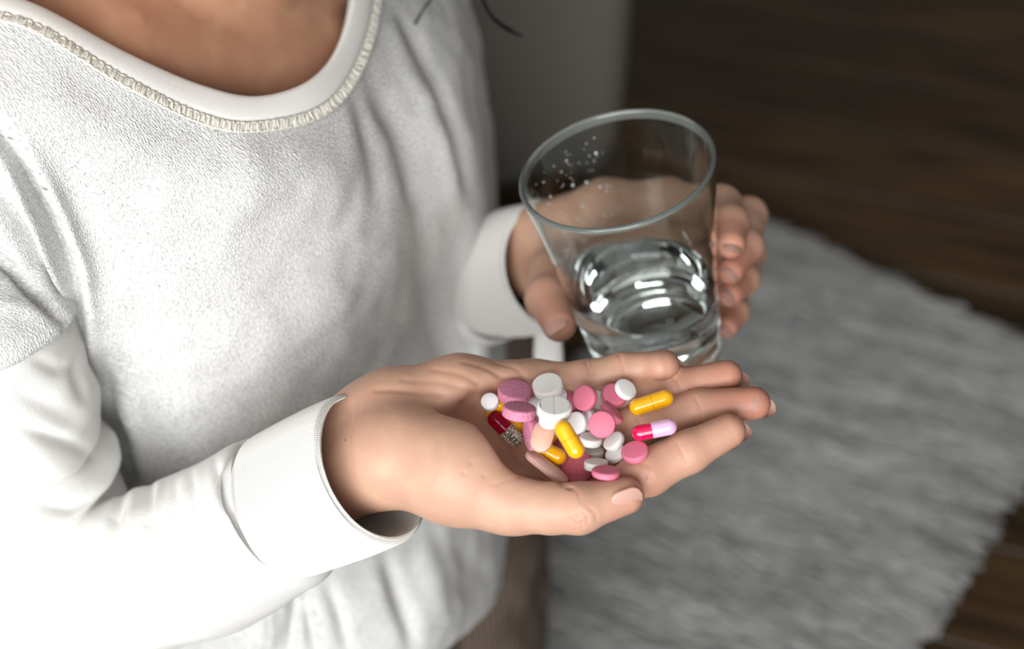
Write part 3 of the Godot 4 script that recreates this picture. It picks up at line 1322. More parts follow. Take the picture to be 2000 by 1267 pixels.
func nails() -> Array:
	var o := []
	# right thumb; the finger nails of the open hand show as slivers past the tips
	var q := on_hand(1226, 983)
	o.append(nail_mesh(q - C(0, 0, 0.0001), H(1258, 966, 4) - H(1190, 990, 3), C(0.12, -0.60, 0.79), 0.0112, 0.0130, 0.15))
	for k in 4:
		var tip: Vector3 = tips[k]
		var al: Vector3 = [H(1325, 708, 6) - H(1230, 722, 2), H(1452, 733, 2) - H(1350, 750, -2), H(1504, 788, 3) - H(1400, 793, 0), H(1455, 830, 7) - H(1370, 868, 4)][k]
		al = al.normalized()
		var dn := C(0.35, -0.5, -0.75)
		dn = (dn - al * dn.dot(al)).normalized()
		o.append(nail_mesh(tip - al * 0.0035 + dn * 0.0052, al, dn, 0.0088, 0.0115, 0.2))
	var lt := [P(1427, 476, .654), P(1427, 528, .667), P(1426, 574, .681), P(1419, 638, .705)]
	var la := [P(1427, 476, .654) - P(1424, 440, .668), P(1427, 528, .667) - P(1456, 480, .684), P(1426, 574, .681) - P(1452, 545, .698), P(1419, 638, .705) - P(1436, 608, .718)]
	for k in 4:
		var n := C(0.05, -0.1, 1.0)
		o.append(nail_mesh(lt[k] + n.normalized() * [0.0072, 0.0068, 0.0066, 0.0060][k], la[k], n, 0.0088, 0.0105, 0.2))
	o.append(nail_mesh(P(1087, 629, .652) + C(-0.2, 0.0, 1.0).normalized() * 0.0083, P(1092, 634, .652) - P(1069, 583, .670), C(-0.2, 0.1, 1.0), 0.0105, 0.012, 0.18))
	return o


func build_sweater(o: Node3D, off: Vector3) -> void:
	var seam := ctrl(NECK_OUT)
	var edge := ctrl(NECK_IN)
	for i in seam.size():
		seam[i] = edge[i].lerp(seam[i], 0.84)
	var rows := [
		seam,
		ctrl([-330, 200, .53, -50, 200, .538, 150, 265, .560, 340, 335, .580, 520, 355, .600, 690, 315, .640, 795, 195, .685, 868, 40, .735, 850, -130, .80, 720, -270, .82, 480, -370, .80, 180, -340, .74, -120, -230, .64, -310, -20, .55]),
		ctrl([-300, 480, .585, 30, 450, .572, 190, 450, .585, 345, 470, .598, 520, 470, .618, 710, 430, .655, 850, 330, .705, 930, 240, .752, 920, 80, .88, 750, -50, .93, 450, -80, .92, 120, -30, .85, -140, 120, .74, -290, 300, .65]),
		ctrl([-150, 680, .66, 110, 640, .622, 240, 640, .622, 375, 655, .630, 545, 655, .648, 725, 610, .682, 870, 530, .730, 952, 440, .768, 945, 280, .92, 780, 130, .98, 470, 100, .97, 160, 150, .91, -60, 320, .81, -150, 500, .73]),
		ctrl([20, 880, .72, 180, 850, .688, 300, 850, .680, 425, 865, .680, 590, 860, .695, 760, 820, .73, 885, 730, .780, 960, 630, .795, 965, 480, .96, 820, 330, 1.02, 540, 290, 1.02, 270, 350, .97, 90, 520, .88, 20, 700, .79]),
		ctrl([160, 1100, .77, 290, 1080, .735, 400, 1085, .720, 520, 1090, .714, 670, 1070, .725, 810, 1020, .757, 915, 940, .80, 978, 850, .855, 985, 700, 1.0, 860, 560, 1.06, 620, 520, 1.07, 390, 570, 1.02, 230, 740, .94, 165, 920, .86]),
		ctrl([330, 1330, .82, 430, 1330, .785, 530, 1325, .765, 630, 1310, .755, 740, 1275, .758, 850, 1215, .775, 930, 1130, .815, 983, 1035, .88, 990, 880, 1.03, 890, 760, 1.1, 680, 720, 1.11, 500, 780, 1.06, 370, 950, .98, 330, 1130, .91]),
		ctrl([400, 1480, .85, 480, 1470, .82, 570, 1450, .80, 670, 1415, .785, 770, 1350, .78, 865, 1275, .79, 935, 1210, .825, 976, 1135, .89, 985, 990, 1.03, 890, 880, 1.1, 700, 850, 1.12, 540, 910, 1.08, 430, 1080, 1.0, 390, 1270, .94])]
	var folds := [
		fold([-10, 245, 30, 310, 62, 365, 104, 440, 141, 532, 154, 650, 158, 720], 17, -12),
		fold([-10, 370, 44, 465, 74, 517, 119, 606, 150, 660], 12, -11),
		fold([15, 330, 60, 430, 100, 520, 138, 620], 12, 4),
		fold([-10, 500, 30, 535, 67, 580, 100, 615, 150, 658], 12, -9),
		fold([60, 300, 110, 400, 150, 500, 172, 600, 175, 720], 20, 4),
		fold([100, 310, 190, 470, 230, 600], 30, -1.6),
		fold([720, 130, 790, 260, 830, 420, 850, 560], 22, -5),
		fold([760, 60, 830, 200, 870, 330, 885, 430], 22, 5),
		fold([790, 40, 860, 160, 900, 280, 905, 380], 14, -7),
		fold([690, 160, 730, 300, 740, 420], 20, -3),
		fold([600, 480, 680, 620, 700, 760], 60, 3),
		fold([820, 480, 860, 600, 880, 720, 870, 800], 30, -7),
		fold([900, 520, 930, 640, 925, 760], 24, -7),
		fold([200, 720, 200, 830, 235, 930, 260, 960], 26, -12),
		fold([255, 740, 270, 850, 300, 930], 30, 4),
		fold([560, 1150, 575, 1190, 560, 1290], 12, -9),
		fold([595, 1150, 600, 1210, 620, 1290], 12, -7),
		fold([525, 1170, 535, 1230, 520, 1290], 12, 5),
		fold([640, 1140, 665, 1210, 685, 1290], 14, -4),
		fold([760, 1090, 775, 1150, 800, 1230, 810, 1290], 18, -6),
		fold([830, 1060, 850, 1140, 860, 1220], 24, 4),
		fold([900, 1050, 915, 1110, 905, 1180], 18, -3)]
	var soft := FastNoiseLite.new()
	soft.frequency = 14.0
	soft.fractal_octaves = 3
	soft.seed = 9
	var g := loft(rows, 420, 330)
	g = displace(g, true, func(p: Vector3, n: Vector3, r: float, _u: float) -> float:
		var d := soft.get_noise_3dv(p) * 0.0035 * smoothstep(0.0, 0.1, r)
		if n.dot(cam_fw) < 0.3:
			d += fold_amount(pixel(p), folds)
		return d)
	# the cloth turns in at the hem
	var last: PackedVector3Array = g[g.size() - 1]
	var mid := Vector3.ZERO
	for p in last:
		mid += p
	mid /= last.size()
	for s in [[0.004, 0.004], [0.008, 0.001], [0.012, -0.02]]:
		var q := PackedVector3Array()
		for p in last:
			q.append(p + (mid - p).normalized() * s[0] + (cam_fw * 0.4 - cam_up).normalized() * s[1])
		g.append(q)
	var lat := (P(800, 100, .74) - P(-100, 330, .53)).normalized()
	var dn := (P(700, 1200, .83) - P(480, 250, .60)).normalized()
	dn = (dn - lat * dn.dot(lat)).normalized()
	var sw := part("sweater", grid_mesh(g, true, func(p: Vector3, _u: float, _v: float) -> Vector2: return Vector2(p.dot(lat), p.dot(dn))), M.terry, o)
	sw.position = off
	# ribbed neckband
	var ni := edge
	var no := seam
	var nb := 3360
	var a := resample(ni, nb, true)
	var b := resample(no, nb, true)
	var kf := nb * 4 / 14
	var facing := -signf((a[kf + 1] - a[kf]).cross(b[kf] - a[kf]).dot(cam_fw))
	var prof := [[0.05, -0.004], [-0.02, -0.0015], [-0.03, 0.0006], [0.0, 0.0020], [0.12, 0.0026], [0.3, 0.0028], [0.55, 0.0028], [0.8, 0.0024], [0.95, 0.0014], [1.04, -0.001]]
	var band := []
	for s in prof:
		var row := PackedVector3Array()
		for k in nb:
			var ac := b[k] - a[k]
			var t := (a[(k + 1) % nb] - a[posmod(k - 1, nb)]).normalized()
			var n := t.cross(ac).normalized()
			n *= facing
			var rib: float = 0.00011 * (1.0 if k % 4 < 2 else -1.0)
			row.append(a[k] + ac * s[0] + n * (s[1] + rib))
		band.append(row)
	part("neckband", grid_mesh(band, true, null, facing < 0.0), M.rib, sw, "smooth ribbed neckband")
	# overlocked yarn along the seam
	var yarn := PackedVector3Array()
	var nz := 430
	for k in nz * 2:
		var u := float(k) / (nz * 2)
		var pa := spline(ni, u, true)
		var pb := spline(no, u, true)
		var ac := (pb - pa).normalized()
		var t := (spline(no, fmod(u + 0.002, 1.0), true) - pb).normalized()
		var n := t.cross(ac).normalized()
		n *= facing
		var out := 0.0002 if k % 2 else 0.0042
		yarn.append(pb + ac * (out + rng.randf_range(-0.0006, 0.0006)) + n * (0.0016 + rng.randf_range(-0.0004, 0.0006)))
	yarn.append(yarn[0])
	part("seam_stitching", tube(resample(yarn, yarn.size() * 4), PackedFloat32Array([0.0005]), 6, false), M.yarn, sw, "cream overlock stitching")
	for w in [0.0002, 0.0043]:
		var cord := PackedVector3Array()
		for k in 500:
			var u := float(k) / 499.0
			var pa := spline(ni, fmod(u, 1.0), true)
			var pb := spline(no, fmod(u, 1.0), true)
			var ac := (pb - pa).normalized()
			var t := (spline(no, fmod(u + 0.002, 1.0), true) - pb).normalized()
			var n := t.cross(ac).normalized()
			n *= facing
			cord.append(pb + ac * w + n * (0.0016 + 0.0004 * sin(k * 1.9)))
		part("seam_stitching", tube(cord, PackedFloat32Array([0.00055]), 6, false), M.yarn, sw)
	right_sleeve(sw, soft)
	left_sleeve(sw, soft)


func path_tube(path: Array, nu: int, nv: int, squash := 1.0) -> Array:
	# path: [centre, radius in mm]; rings square to the path
	var rows := []
	for i in path.size():
		var t: Vector3 = (path[mini(i + 1, path.size() - 1)][0] - path[maxi(i - 1, 0)][0]).normalized()
		rows.append(ring(path[i][0], t, path[i][1] * 0.001, 16, squash))
	return loft(rows, nu, nv)


func cloth_uv(len_u: float, len_v: float) -> Callable:
	return func(_p: Vector3, u: float, v: float) -> Vector2: return Vector2(u * len_u, v * len_v)


func right_sleeve(sw: Node3D, soft: FastNoiseLite) -> void:
	# shoulder panel of the same looped cloth, down to the dropped seam
	var e := func(x: float, y: float, d: float, r: float) -> Array:
		return [P(x - r * FPX / d * 0.001, y, d), r]
	var top := [e.call(-60, 330, .600, 44), e.call(35, 465, .602, 46), e.call(80, 545, .606, 46), e.call(122, 612, .611, 46), e.call(150, 652, .615, 45), e.call(157, 670, .617, 44.6), e.call(157, 673, .6173, 43.9), e.call(154, 671, .617, 42)]
	var folds := [
		fold([-20, 430, 30, 480, 70, 530, 120, 615], 16, 2.5),
		fold([-20, 500, 30, 535, 67, 580, 100, 615, 150, 656], 11, -7),
		fold([-20, 590, 40, 600, 100, 630], 16, 3)]
	var disp := func(p: Vector3, n: Vector3, _r: float, _u: float) -> float:
		return soft.get_noise_3dv(p) * 0.003 + (fold_amount(pixel(p), folds) if n.dot(cam_fw) < 0.35 else 0.0)
	var panel := displace(path_tube(top, 200, 120), true, disp)
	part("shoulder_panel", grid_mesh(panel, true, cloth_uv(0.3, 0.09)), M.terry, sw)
	# sleeve: upper arm to elbow, then the forearm
	var up := [e.call(120, 610, .611, 40), e.call(150, 660, .616, 43.4), e.call(160, 700, .620, 43), e.call(178, 750, .626, 43), e.call(197, 795, .632, 44), e.call(196, 845, .639, 43), e.call(187, 886, .646, 41), e.call(238, 930, .652, 48), e.call(246, 962, .658, 50), e.call(205, 1030, .668, 48), e.call(150, 1120, .68, 46), e.call(120, 1230, .70, 44)]
	var arm := [[P(40, 1260, .70), 44], [P(160, 1180, .672), 43], [P(290, 1118, .648), 38], [P(400, 1080, .626), 37], [P(480, 1040, .610), 35.5], [P(522, 1015, .6025), 34.6], [P(544, 1001, .5985), 34.0], [P(553, 995, .5972), 33.0], [P(556.5, 992.5, .5966), 31.0], [P(558, 991, .5963), 27.5], [P(600, 966, .590), 26.5]]
	var f2 := [
		fold([20, 760, 90, 790, 170, 830], 22, -2.5), fold([10, 860, 90, 900, 180, 940], 28, 2.5), fold([40, 830, 120, 860, 190, 888], 14, -3),
		fold([160, 690, 150, 740, 175, 790], 14, -3), fold([60, 700, 110, 720, 160, 716], 14, -2), fold([70, 980, 140, 990, 230, 955], 16, -2)]
	var f3 := [
		fold([295, 950, 285, 1020, 292, 1090, 308, 1180], 9, -5.0), fold([312, 950, 303, 1020, 312, 1100], 9, 2.2), fold([240, 965, 220, 1010, 208, 1080, 210, 1160], 9, -4.4),
		fold([265, 960, 255, 1030, 255, 1110], 12, 3), fold([345, 945, 345, 1000, 358, 1070], 10, -2.8), fold([378, 930, 385, 985, 398, 1040], 10, -2.6),
		fold([425, 905, 432, 960, 445, 1010], 9, -3), fold([450, 890, 458, 935, 470, 985], 9, 1.6), fold([130, 1085, 90, 1140, 60, 1220], 14, -5), fold([175, 1040, 150, 1100, 140, 1200], 16, -4),
		fold([470, 868, 466, 910, 478, 965, 496, 1015], 7, -2.2)]
	var d2 := func(p: Vector3, n: Vector3, _r: float, _u: float) -> float:
		return soft.get_noise_3dv(p * 0.8) * 0.004 + (fold_amount(pixel(p), f2) if n.dot(cam_fw) < 0.35 else 0.0)
	var d3 := func(p: Vector3, n: Vector3, _r: float, _u: float) -> float:
		return soft.get_noise_3dv(p * 0.8) * 0.0025 + (fold_amount(pixel(p), f3) if n.dot(cam_fw) < 0.35 else 0.0)
	var m1 := grid_mesh(displace(path_tube(up, 220, 200), true, d2), true, cloth_uv(0.28, 0.2))
	var m2 := grid_mesh(displace(path_tube(arm, 240, 260), true, d3), true, cloth_uv(0.22, 0.25))
	part("sleeve", join([m1, m2]), M.jersey, sw)
	# dropped shoulder seam
	var sr: PackedVector3Array = (panel[int(panel.size() * 0.82)] as PackedVector3Array).duplicate()
	sr.append(sr[0])
	part("shoulder_seam", tube(sr, PackedFloat32Array([0.0007]), 6, false), M.yarn, sw)
	cuff(sw, P(564, 986, .5952), P(728, 912, .572), [31.6, 32.0, 32.4, 32.6, 32.2], C(.77, .40, .50).normalized())


func cuff(sw: Node3D, from: Vector3, to: Vector3, rs: Array, ax_end: Vector3) -> void:
	var nb := 960
	var prof := []
	var n := rs.size()
	prof.append([0.06, rs[0] - 5.0])
	prof.append([0.01, rs[0] - 4.0])
	prof.append([-0.012, rs[0] - 1.6])
	prof.append([-0.008, rs[0] - 0.5])
	for i in n:
		prof.append([float(i) / (n - 1) * 0.97, rs[i]])
	prof.append([0.995, rs[n - 1] - 0.3])
	prof.append([1.005, rs[n - 1] - 1.2])
	prof.append([0.99, rs[n - 1] - 2.2])
	prof.append([0.6, rs[n - 1] - 2.6])
	prof.append([0.0, rs[0] - 2.6])
	var rows := []
	var ax0 := (to - from).normalized()
	for s in prof:
		var ax: Vector3 = ax0.lerp(ax_end, clampf(s[0], 0, 1)).normalized()
		rows.append(ring(from.lerp(to, s[0]), ax, s[1] * 0.001, 24))
	var g := loft(rows, nb, 46)
	g = displace(g, true, func(p: Vector3, _n: Vector3, r: float, u: float) -> float:
		return 0.0002 * (1.0 if int(u * nb + 0.5) % 4 < 2 else -1.0) + 0.0008 * sin(u * TAU * 3.0 + r * 4.0) * (1.0 - absf(r - 0.4)))
	part("cuff", grid_mesh(g, true), M.rib, sw, "smooth ribbed cuff")


func left_sleeve(sw: Node3D, soft: FastNoiseLite) -> void:
	var a := C(.62, .10, .78).normalized()
	var c := P(1078, 520, .742)
	var arm := [[P(740, -90, .82), 48], [P(750, 40, .85), 52], [P(770, 150, .87), 50], [P(780, 280, .90), 48], [P(800, 420, .96), 48], [P(810, 520, .95), 48], [c - a * 0.13, 42], [c - a * 0.09, 37], [c - a * 0.06, 34], [c - a * 0.05, 32]]
	var d := func(p: Vector3, _n: Vector3, _r: float, _u: float) -> float: return soft.get_noise_3dv(p) * 0.005
	part("sleeve", grid_mesh(displace(path_tube(arm, 120, 140), true, d), true, cloth_uv(0.28, 0.5)), M.jersey, sw)
	cuff(sw, c - a * 0.056, c, [32.0, 33.5, 34.8, 34.6, 34.0], a)
	# loose cloth that hangs below the cuff
	var g := []
	for j in 40:
		var t := float(j) / 39.0
		var row := PackedVector3Array()
		for k in 24:
			var ang := TAU * k / 24.0
			var q := P(1070 + 4 * t, 645 + 185 * t, .752 + 0.056 * t)
			row.append(q + C(cos(ang) * (0.0068 + 0.0012 * sin(t * 5.0)), 0, sin(ang) * 0.006))
		g.append(row)
	part("hanging_fold", grid_mesh(g, true, cloth_uv(0.05, 0.1)), M.jersey, sw)


func build_trousers(o: Node3D, off: Vector3) -> void:
	# kneeling: the thighs come straight down, the shins lie back along the floor
	var back := Vector3(-0.8, 0, -0.6)
	var legs := []
	for l in [[P(880, 560, .94), P(885, 760, .95), floor_at(893, 1400, 0.078), 61.0], [P(690, 900, .91), P(725, 1020, .93), floor_at(785, 1480, 0.078), 60.0]]:
		var k: Vector3 = l[2]
		legs.append(path_tube([[l[0], l[3] + 8.0], [l[1], l[3] + 3.0], [(l[1] as Vector3).lerp(k, 0.45), l[3]], [(l[1] as Vector3).lerp(k, 0.8), l[3] - 3.0], [k + Vector3(0, 0.012, 0), l[3] - 6.0], [k + back * 0.04, l[3] - 8.0], [k + back * 0.10 - Vector3(0, 0.02, 0), 52.0], [k + back * 0.22 - Vector3(0, 0.025, 0), 48.0], [k + back * 0.33 - Vector3(0, 0.034, 0), 40.0]], 90, 110))
	var g1: Array = legs[0]
	var g2: Array = legs[1]
	var wr := FastNoiseLite.new()
	wr.frequency = 12.0
	var d := func(p: Vector3, _n: Vector3, _r: float, _u: float) -> float: return wr.get_noise_3dv(p) * 0.012
	var t := part("trousers", join([grid_mesh(displace(g1, true, d), true, cloth_uv(0.4, 0.9)), grid_mesh(displace(g2, true, d), true, cloth_uv(0.4, 0.9))]), M.trousers, o)
	t.position = off


func build_hair(o: Node3D, off: Vector3) -> void:
	var f := Field.new()
	f.kin0 = 0.02
	f.add(0, hd(0, 0.03, -0.042), hd(0, 0.042, 0.012), 0.082, 0.076)
	for s in [-1.0, 1.0]:
		f.chain(0, [hd(s * 0.06, 0.03, -0.02), hd(s * 0.075, -0.06, -0.045), hd(s * 0.085, -0.13, -0.06), hd(s * 0.09, -0.20, -0.075)], [36, 30, 27, 10])
	f.chain(0, [hd(0, 0.0, -0.09), hd(0, -0.10, -0.10), hd(0, -0.22, -0.09)], [50, 46, 24])
	f.hollow(hd(0, -0.035, 0.085), head_b.x * 0.062, head_b.y * 0.088, head_b.z * 0.075)
	var out := [PackedVector3Array(), PackedVector3Array(), PackedInt32Array()]
	var lo := Vector3(1e3, 1e3, 1e3)
	var hi := -lo
	for i in f.a.size():
		for p in [f.a[i], f.a[i] + f.ba[i]]:
			lo = lo.min(p - Vector3.ONE * 0.095)
			hi = hi.max(p + Vector3.ONE * 0.095)
	f.mesh_into(out, lo, hi, 0.005)
	part("hair", arrays_mesh(out[0], out[1], out[2]), M.hair, o).position = off
	var meshes := []
	for s in [[[880, -200, .66, 850, -25, .70, 826, 20, .705, 803, 60, .71, 786, 98, .715], 0.0007], [[905, -110, .66, 938, -10, .68, 952, 22, .69, 968, 42, .70, 990, 58, .71, 1018, 70, .72], 0.0008], [[912, -110, .66, 942, -8, .68, 958, 26, .69, 978, 45, .70, 1004, 60, .71], 0.0006]]:
		var line := ctrl(s[0])
		line.insert(0, hd(0.088, -0.12, -0.055))
		line.insert(1, hd(0.092, -0.19, -0.05))
		meshes.append(tube(resample(line, 60), PackedFloat32Array([s[1]]), 6))
	part("hair_strand", join(meshes), M.hair, o).position = off


# ---------------------------------------------------------------- glass of water
func build_glass() -> void:
	var rim_c := P(1203, 325, .625)
	var low := P(1290, 706, .703)
	var axis := (rim_c - low).normalized()
	var hgt := 0.121
	var at := rim_c - axis * hgt
	var o := root_at("drinking_glass", at)
	tag(o, "clear tapered drinking glass held tilted in the left hand", "glass")
	var side := axis.cross(Vector3.BACK).normalized()
	o.basis = Basis(side, axis, side.cross(axis))
	var R := func(y: float) -> float: return lerpf(0.0300, 0.0440, pow(y / hgt, 1.05))
	var prof := PackedVector2Array([Vector2(0, 0.0022), Vector2(0.020, 0.0018), Vector2(0.0265, 0.0006), Vector2(0.0282, 0.0), Vector2(0.0294, 0.0008), Vector2(0.0300, 0.0026)])
	for i in 40:
		var y := lerpf(0.004, hgt - 0.002, i / 39.0)
		prof.append(Vector2(R.call(y), y))
	for i in 8:
		var a := PI * (i + 0.5) / 8.0
		prof.append(Vector2(R.call(hgt) - 0.0011 + 0.0012 * cos(a), hgt - 0.0014 + 0.0016 * sin(a)))
	var fl := 0.0165
	part("tumbler", lathe(prof.slice(0, prof.size() - 8), 128, 0.7), M.glass, o)
	var ring_p := prof.slice(prof.size() - 9)
	ring_p.append(Vector2(R.call(hgt - 0.004) - 0.0021, hgt - 0.004))
	part("rim", lathe(ring_p, 128, 0.7), M.rim, o)
	# water stays level with the world though the glass leans; above it the inside of the glass meets air, below it water
	var lvl := 0.054
	var inner := func(y: float) -> float: return R.call(y) - 0.0021 - 0.0012 * smoothstep(0.045, 0.015, y)
	var up := o.basis.inverse() * Vector3.UP
	var n := 128
	var line := PackedFloat32Array()
	for k in n:
		var a := TAU * k / n
		var yt := lvl
		for it in 8:
			yt = lvl - (up.x * cos(a) + up.z * sin(a)) / up.y * (inner.call(yt) as float)
		line.append(yt)
	var wall := []
	var soak := []
	var low_y := fl + 0.010
	for j in 25:
		var q := PackedVector3Array()
		var w := PackedVector3Array()
		for k in n:
			var a := TAU * k / n
			var y := lerpf(hgt - 0.004, line[k], j / 24.0)
			q.append(Vector3(cos(a) * inner.call(y), y, sin(a) * inner.call(y)))
			y = lerpf(line[k], low_y, j / 24.0)
			w.append(Vector3(cos(a) * inner.call(y), y, sin(a) * inner.call(y)))
		wall.append(q)
		soak.append(w)
	var rl: float = inner.call(low_y)
	for i in range(1, 25):
		var t := i / 24.0
		var a := PI / 2 * t
		var q := PackedVector3Array()
		for k in n:
			var th := TAU * k / n
			var rr := rl * cos(a)
			if i == 24:
				rr = 0.0
			q.append(Vector3(cos(th) * rr, low_y - 0.009 * pow(1.0 - pow(rr / rl, 3.2), 1.0 / 2.2), sin(th) * rr))
		soak.append(q)
	part("inner_wall", grid_mesh(wall, true, null, not inward(wall, true)), M.glass, o)
	var top := []
	var last: PackedVector3Array = soak[0]
	for s in [1.0, 0.985, 0.96, 0.9, 0.75, 0.4, 0.0]:
		var q := PackedVector3Array()
		for p in last:
			var pp: Vector3 = Vector3(0, lvl, 0).lerp(p, s)
			q.append(pp - up * (0.0014 * (1.0 - exp(-(1.0 - s) * 18.0))))
		top.append(q)
	var tm := grid_mesh(top, true, null, false)
	if (tm.surface_get_arrays(0)[Mesh.ARRAY_NORMAL][n * 2] as Vector3).dot(up) < 0.0:
		tm = grid_mesh(top, true, null, true)
	var wm := grid_mesh(soak, true, null, not inward(soak, true))
	wm.add_surface_from_arrays(Mesh.PRIMITIVE_TRIANGLES, tm.surface_get_arrays(0))
	wm.surface_set_material(0, M.wet)
	wm.surface_set_material(1, M.water)
	var wo := part("water", wm, null, self)
	wo.transform = o.transform
	tag(wo, "clear water standing in the lower part of the tilted drinking glass", "water")
	# droplets on the far inside wall
	var dm := []
	for i in 170:
		var a := rng.randf_range(-0.9, 1.0) + PI * 1.12
		var y := rng.randf_range(0.062, 0.112)
		var r: float = R.call(y) - 0.0023
		var s := 0.00022 + 0.0006 * pow(rng.randf(), 3.0)
		dm.append([Vector3(cos(a) * r, y, sin(a) * r), s])
	var st := SurfaceTool.new()
	st.begin(Mesh.PRIMITIVE_TRIANGLES)
	var sp := SphereMesh.new()
	sp.radius = 1.0
	sp.height = 2.0
	sp.radial_segments = 10
	sp.rings = 6
	for d in dm:
		st.append_from(sp, 0, Transform3D(Basis().scaled(Vector3.ONE * d[1]), d[0]))
	var dr := part("droplets", st.commit(), M.droplet, o)
	dr.set_meta("kind", "stuff")


# ---------------------------------------------------------------- pills
var laid: Array = []       # pills that already lie in the hand
var from_below := false    # push up out of the palm instead of sliding down onto the heap


func pill_sd(k: Dictionary, p: Vector3) -> float:
	var q: Vector3 = k.inv * (p - k.at)
	if k.kind == "capsule":
		q.x -= clampf(q.x, -k.len, k.len)
		return q.length() - k.r
	if k.kind == "caplet":
		q.x -= clampf(q.x, -k.len, k.len)
	var d := Vector2(Vector2(q.x, q.z).length() - k.r + k.rnd, absf(q.y) - k.t + k.rnd)
	return Vector2(maxf(d.x, 0), maxf(d.y, 0)).length() + minf(maxf(d.x, d.y), 0.0) - k.rnd


func pill_probe(k: Dictionary) -> PackedVector3Array:
	var o := PackedVector3Array()
	if k.kind == "capsule":
		for s in 7:
			var x := lerpf(-k.len, k.len, s / 6.0)
			for i in 8:
				var a := TAU * i / 8
				o.append(Vector3(x, cos(a) * k.r, sin(a) * k.r))
		o.append(Vector3(k.len + k.r, 0, 0))
		o.append(Vector3(-k.len - k.r, 0, 0))
		return o
	var L: float = k.len if k.kind == "caplet" else 0.0
	for i in 20:
		var a := TAU * i / 20
		for y in [-1.0, 0.0, 1.0]:
			var rr: float = k.r - (k.rnd * 0.3 if y != 0.0 else 0.0)
			o.append(Vector3(cos(a) * rr + L * signf(cos(a)), y * (k.t - k.rnd * 0.3), sin(a) * rr))
		for y in [-1.0, 1.0]:
			o.append(Vector3(cos(a) * k.r * 0.5 + L * signf(cos(a)), y * k.t, sin(a) * k.r * 0.5))
	o.append(Vector3(0, k.t, 0))
	o.append(Vector3(0, -k.t, 0))
	return o


func settle(k: Dictionary, px: float, py: float, shift: Vector3) -> void:
	# slides the pill away from the eye until it touches the palm or a pill below it
	var dir := (P(px, py, 1.0) - EYE).normalized()
	var probe := pill_probe(k)
	k.inv = (k.basis as Basis).inverse()
	var t := 0.50 / dir.dot(cam_fw)
	if from_below:
		t = EYE.distance_to(on_hand(px, py)) + 0.002
	var size: float = k.len + k.r + k.t
	var last := 0.0
	for it in 400:
		k.at = EYE + dir * t + shift
		var gap := 1e3
		for q in probe:
			var w: Vector3 = k.at + k.basis * q
			gap = minf(gap, hand.base(w, hand_idx))
		for other in laid:
			if other.at.distance_to(k.at) > size + other.len + other.r + other.t:
				continue
			for q in probe:
				gap = minf(gap, pill_sd(other, k.at + k.basis * q))
			for q: Vector3 in other.probe:
				gap = minf(gap, pill_sd(k, other.at + other.basis * q))
		last = gap
		if from_below:
			if gap > -0.00005:
				break
			t -= clampf(-gap * 0.5, 0.00005, 0.002)
			continue
		if gap < 0.00004:
			break
		t += clampf(gap * 0.8, 0.00003, 0.02)
	k.probe = probe
	laid.append(k)


func tablet_mesh(r: float, t: float, style: String) -> ArrayMesh:
	var p := PackedVector2Array()
	var half := []
	if style == "bevel" or style == "scored":
		half = [Vector2(0, t), Vector2(r - 0.0009, t), Vector2(r - 0.00055, t - 0.00008), Vector2(r - 0.00015, t - 0.00045), Vector2(r, t - 0.00075)]
	elif style == "flat":
		half = [Vector2(0, t), Vector2(r - 0.0005, t), Vector2(r - 0.0002, t - 0.0001), Vector2(r, t - 0.0004)]
	else:
		var edge := t * 0.58
		for i in 9:
			var x := r * i / 8.0
			half.append(Vector2(x * 0.985, edge + (t - edge) * (1.0 - pow(x / r, 2.0))))
		half.append(Vector2(r, edge - 0.00015))
	for i in half.size():
		p.append(Vector2(half[half.size() - 1 - i].x, -half[half.size() - 1 - i].y) if false else Vector2(half[i].x, -half[i].y))
	for i in range(half.size() - 1, -1, -1):
		p.append(half[i])
	if style == "scored":
		return scored(r, t)
	return lathe(p, 56, 0.9)


func scored(r: float, t: float) -> ArrayMesh:
	# flat bevelled tablet with a groove across its upper face
	var flat := r - 0.0009
	var xs := []
	for i in 15:
		xs.append(lerpf(-flat, -0.0006, sin(PI / 2 * i / 14.0)))
	xs.append_array([-0.00042, -0.00034, -0.0001, 0.0001, 0.00034, 0.00042])
	for i in 15:
		xs.append(lerpf(0.0006, flat, 1.0 - cos(PI / 2 * i / 14.0)))
	var g := []
	for x: float in xs:
		var row := PackedVector3Array()
		var c := sqrt(maxf(flat * flat - x * x, 0.0)) + 0.0003 * (1.0 if absf(x) < 0.0005 else 0.0)
		var y := t - 0.00055 * (1.0 - smoothstep(0.0001, 0.00038, absf(x)))
		for k in 13:
			row.append(Vector3(x, y, lerpf(-c, c, k / 12.0)))
		g.append(row)
	var top := grid_mesh(g, false, null, false)
	if (top.surface_get_arrays(0)[Mesh.ARRAY_NORMAL][20] as Vector3).y < 0.0:
		top = grid_mesh(g, false, null, true)
	var p := PackedVector2Array([Vector2(0, -t), Vector2(flat, -t), Vector2(r - 0.00055, -t + 0.00008), Vector2(r - 0.00015, -t + 0.00045), Vector2(r, -t + 0.00075)])
	for q in [Vector2(r, t - 0.00075), Vector2(r - 0.00015, t - 0.00045), Vector2(r - 0.00055, t - 0.00008), Vector2(flat, t)]:
		p.append(q)
	return join([top, lathe(p, 72, 0.9)])


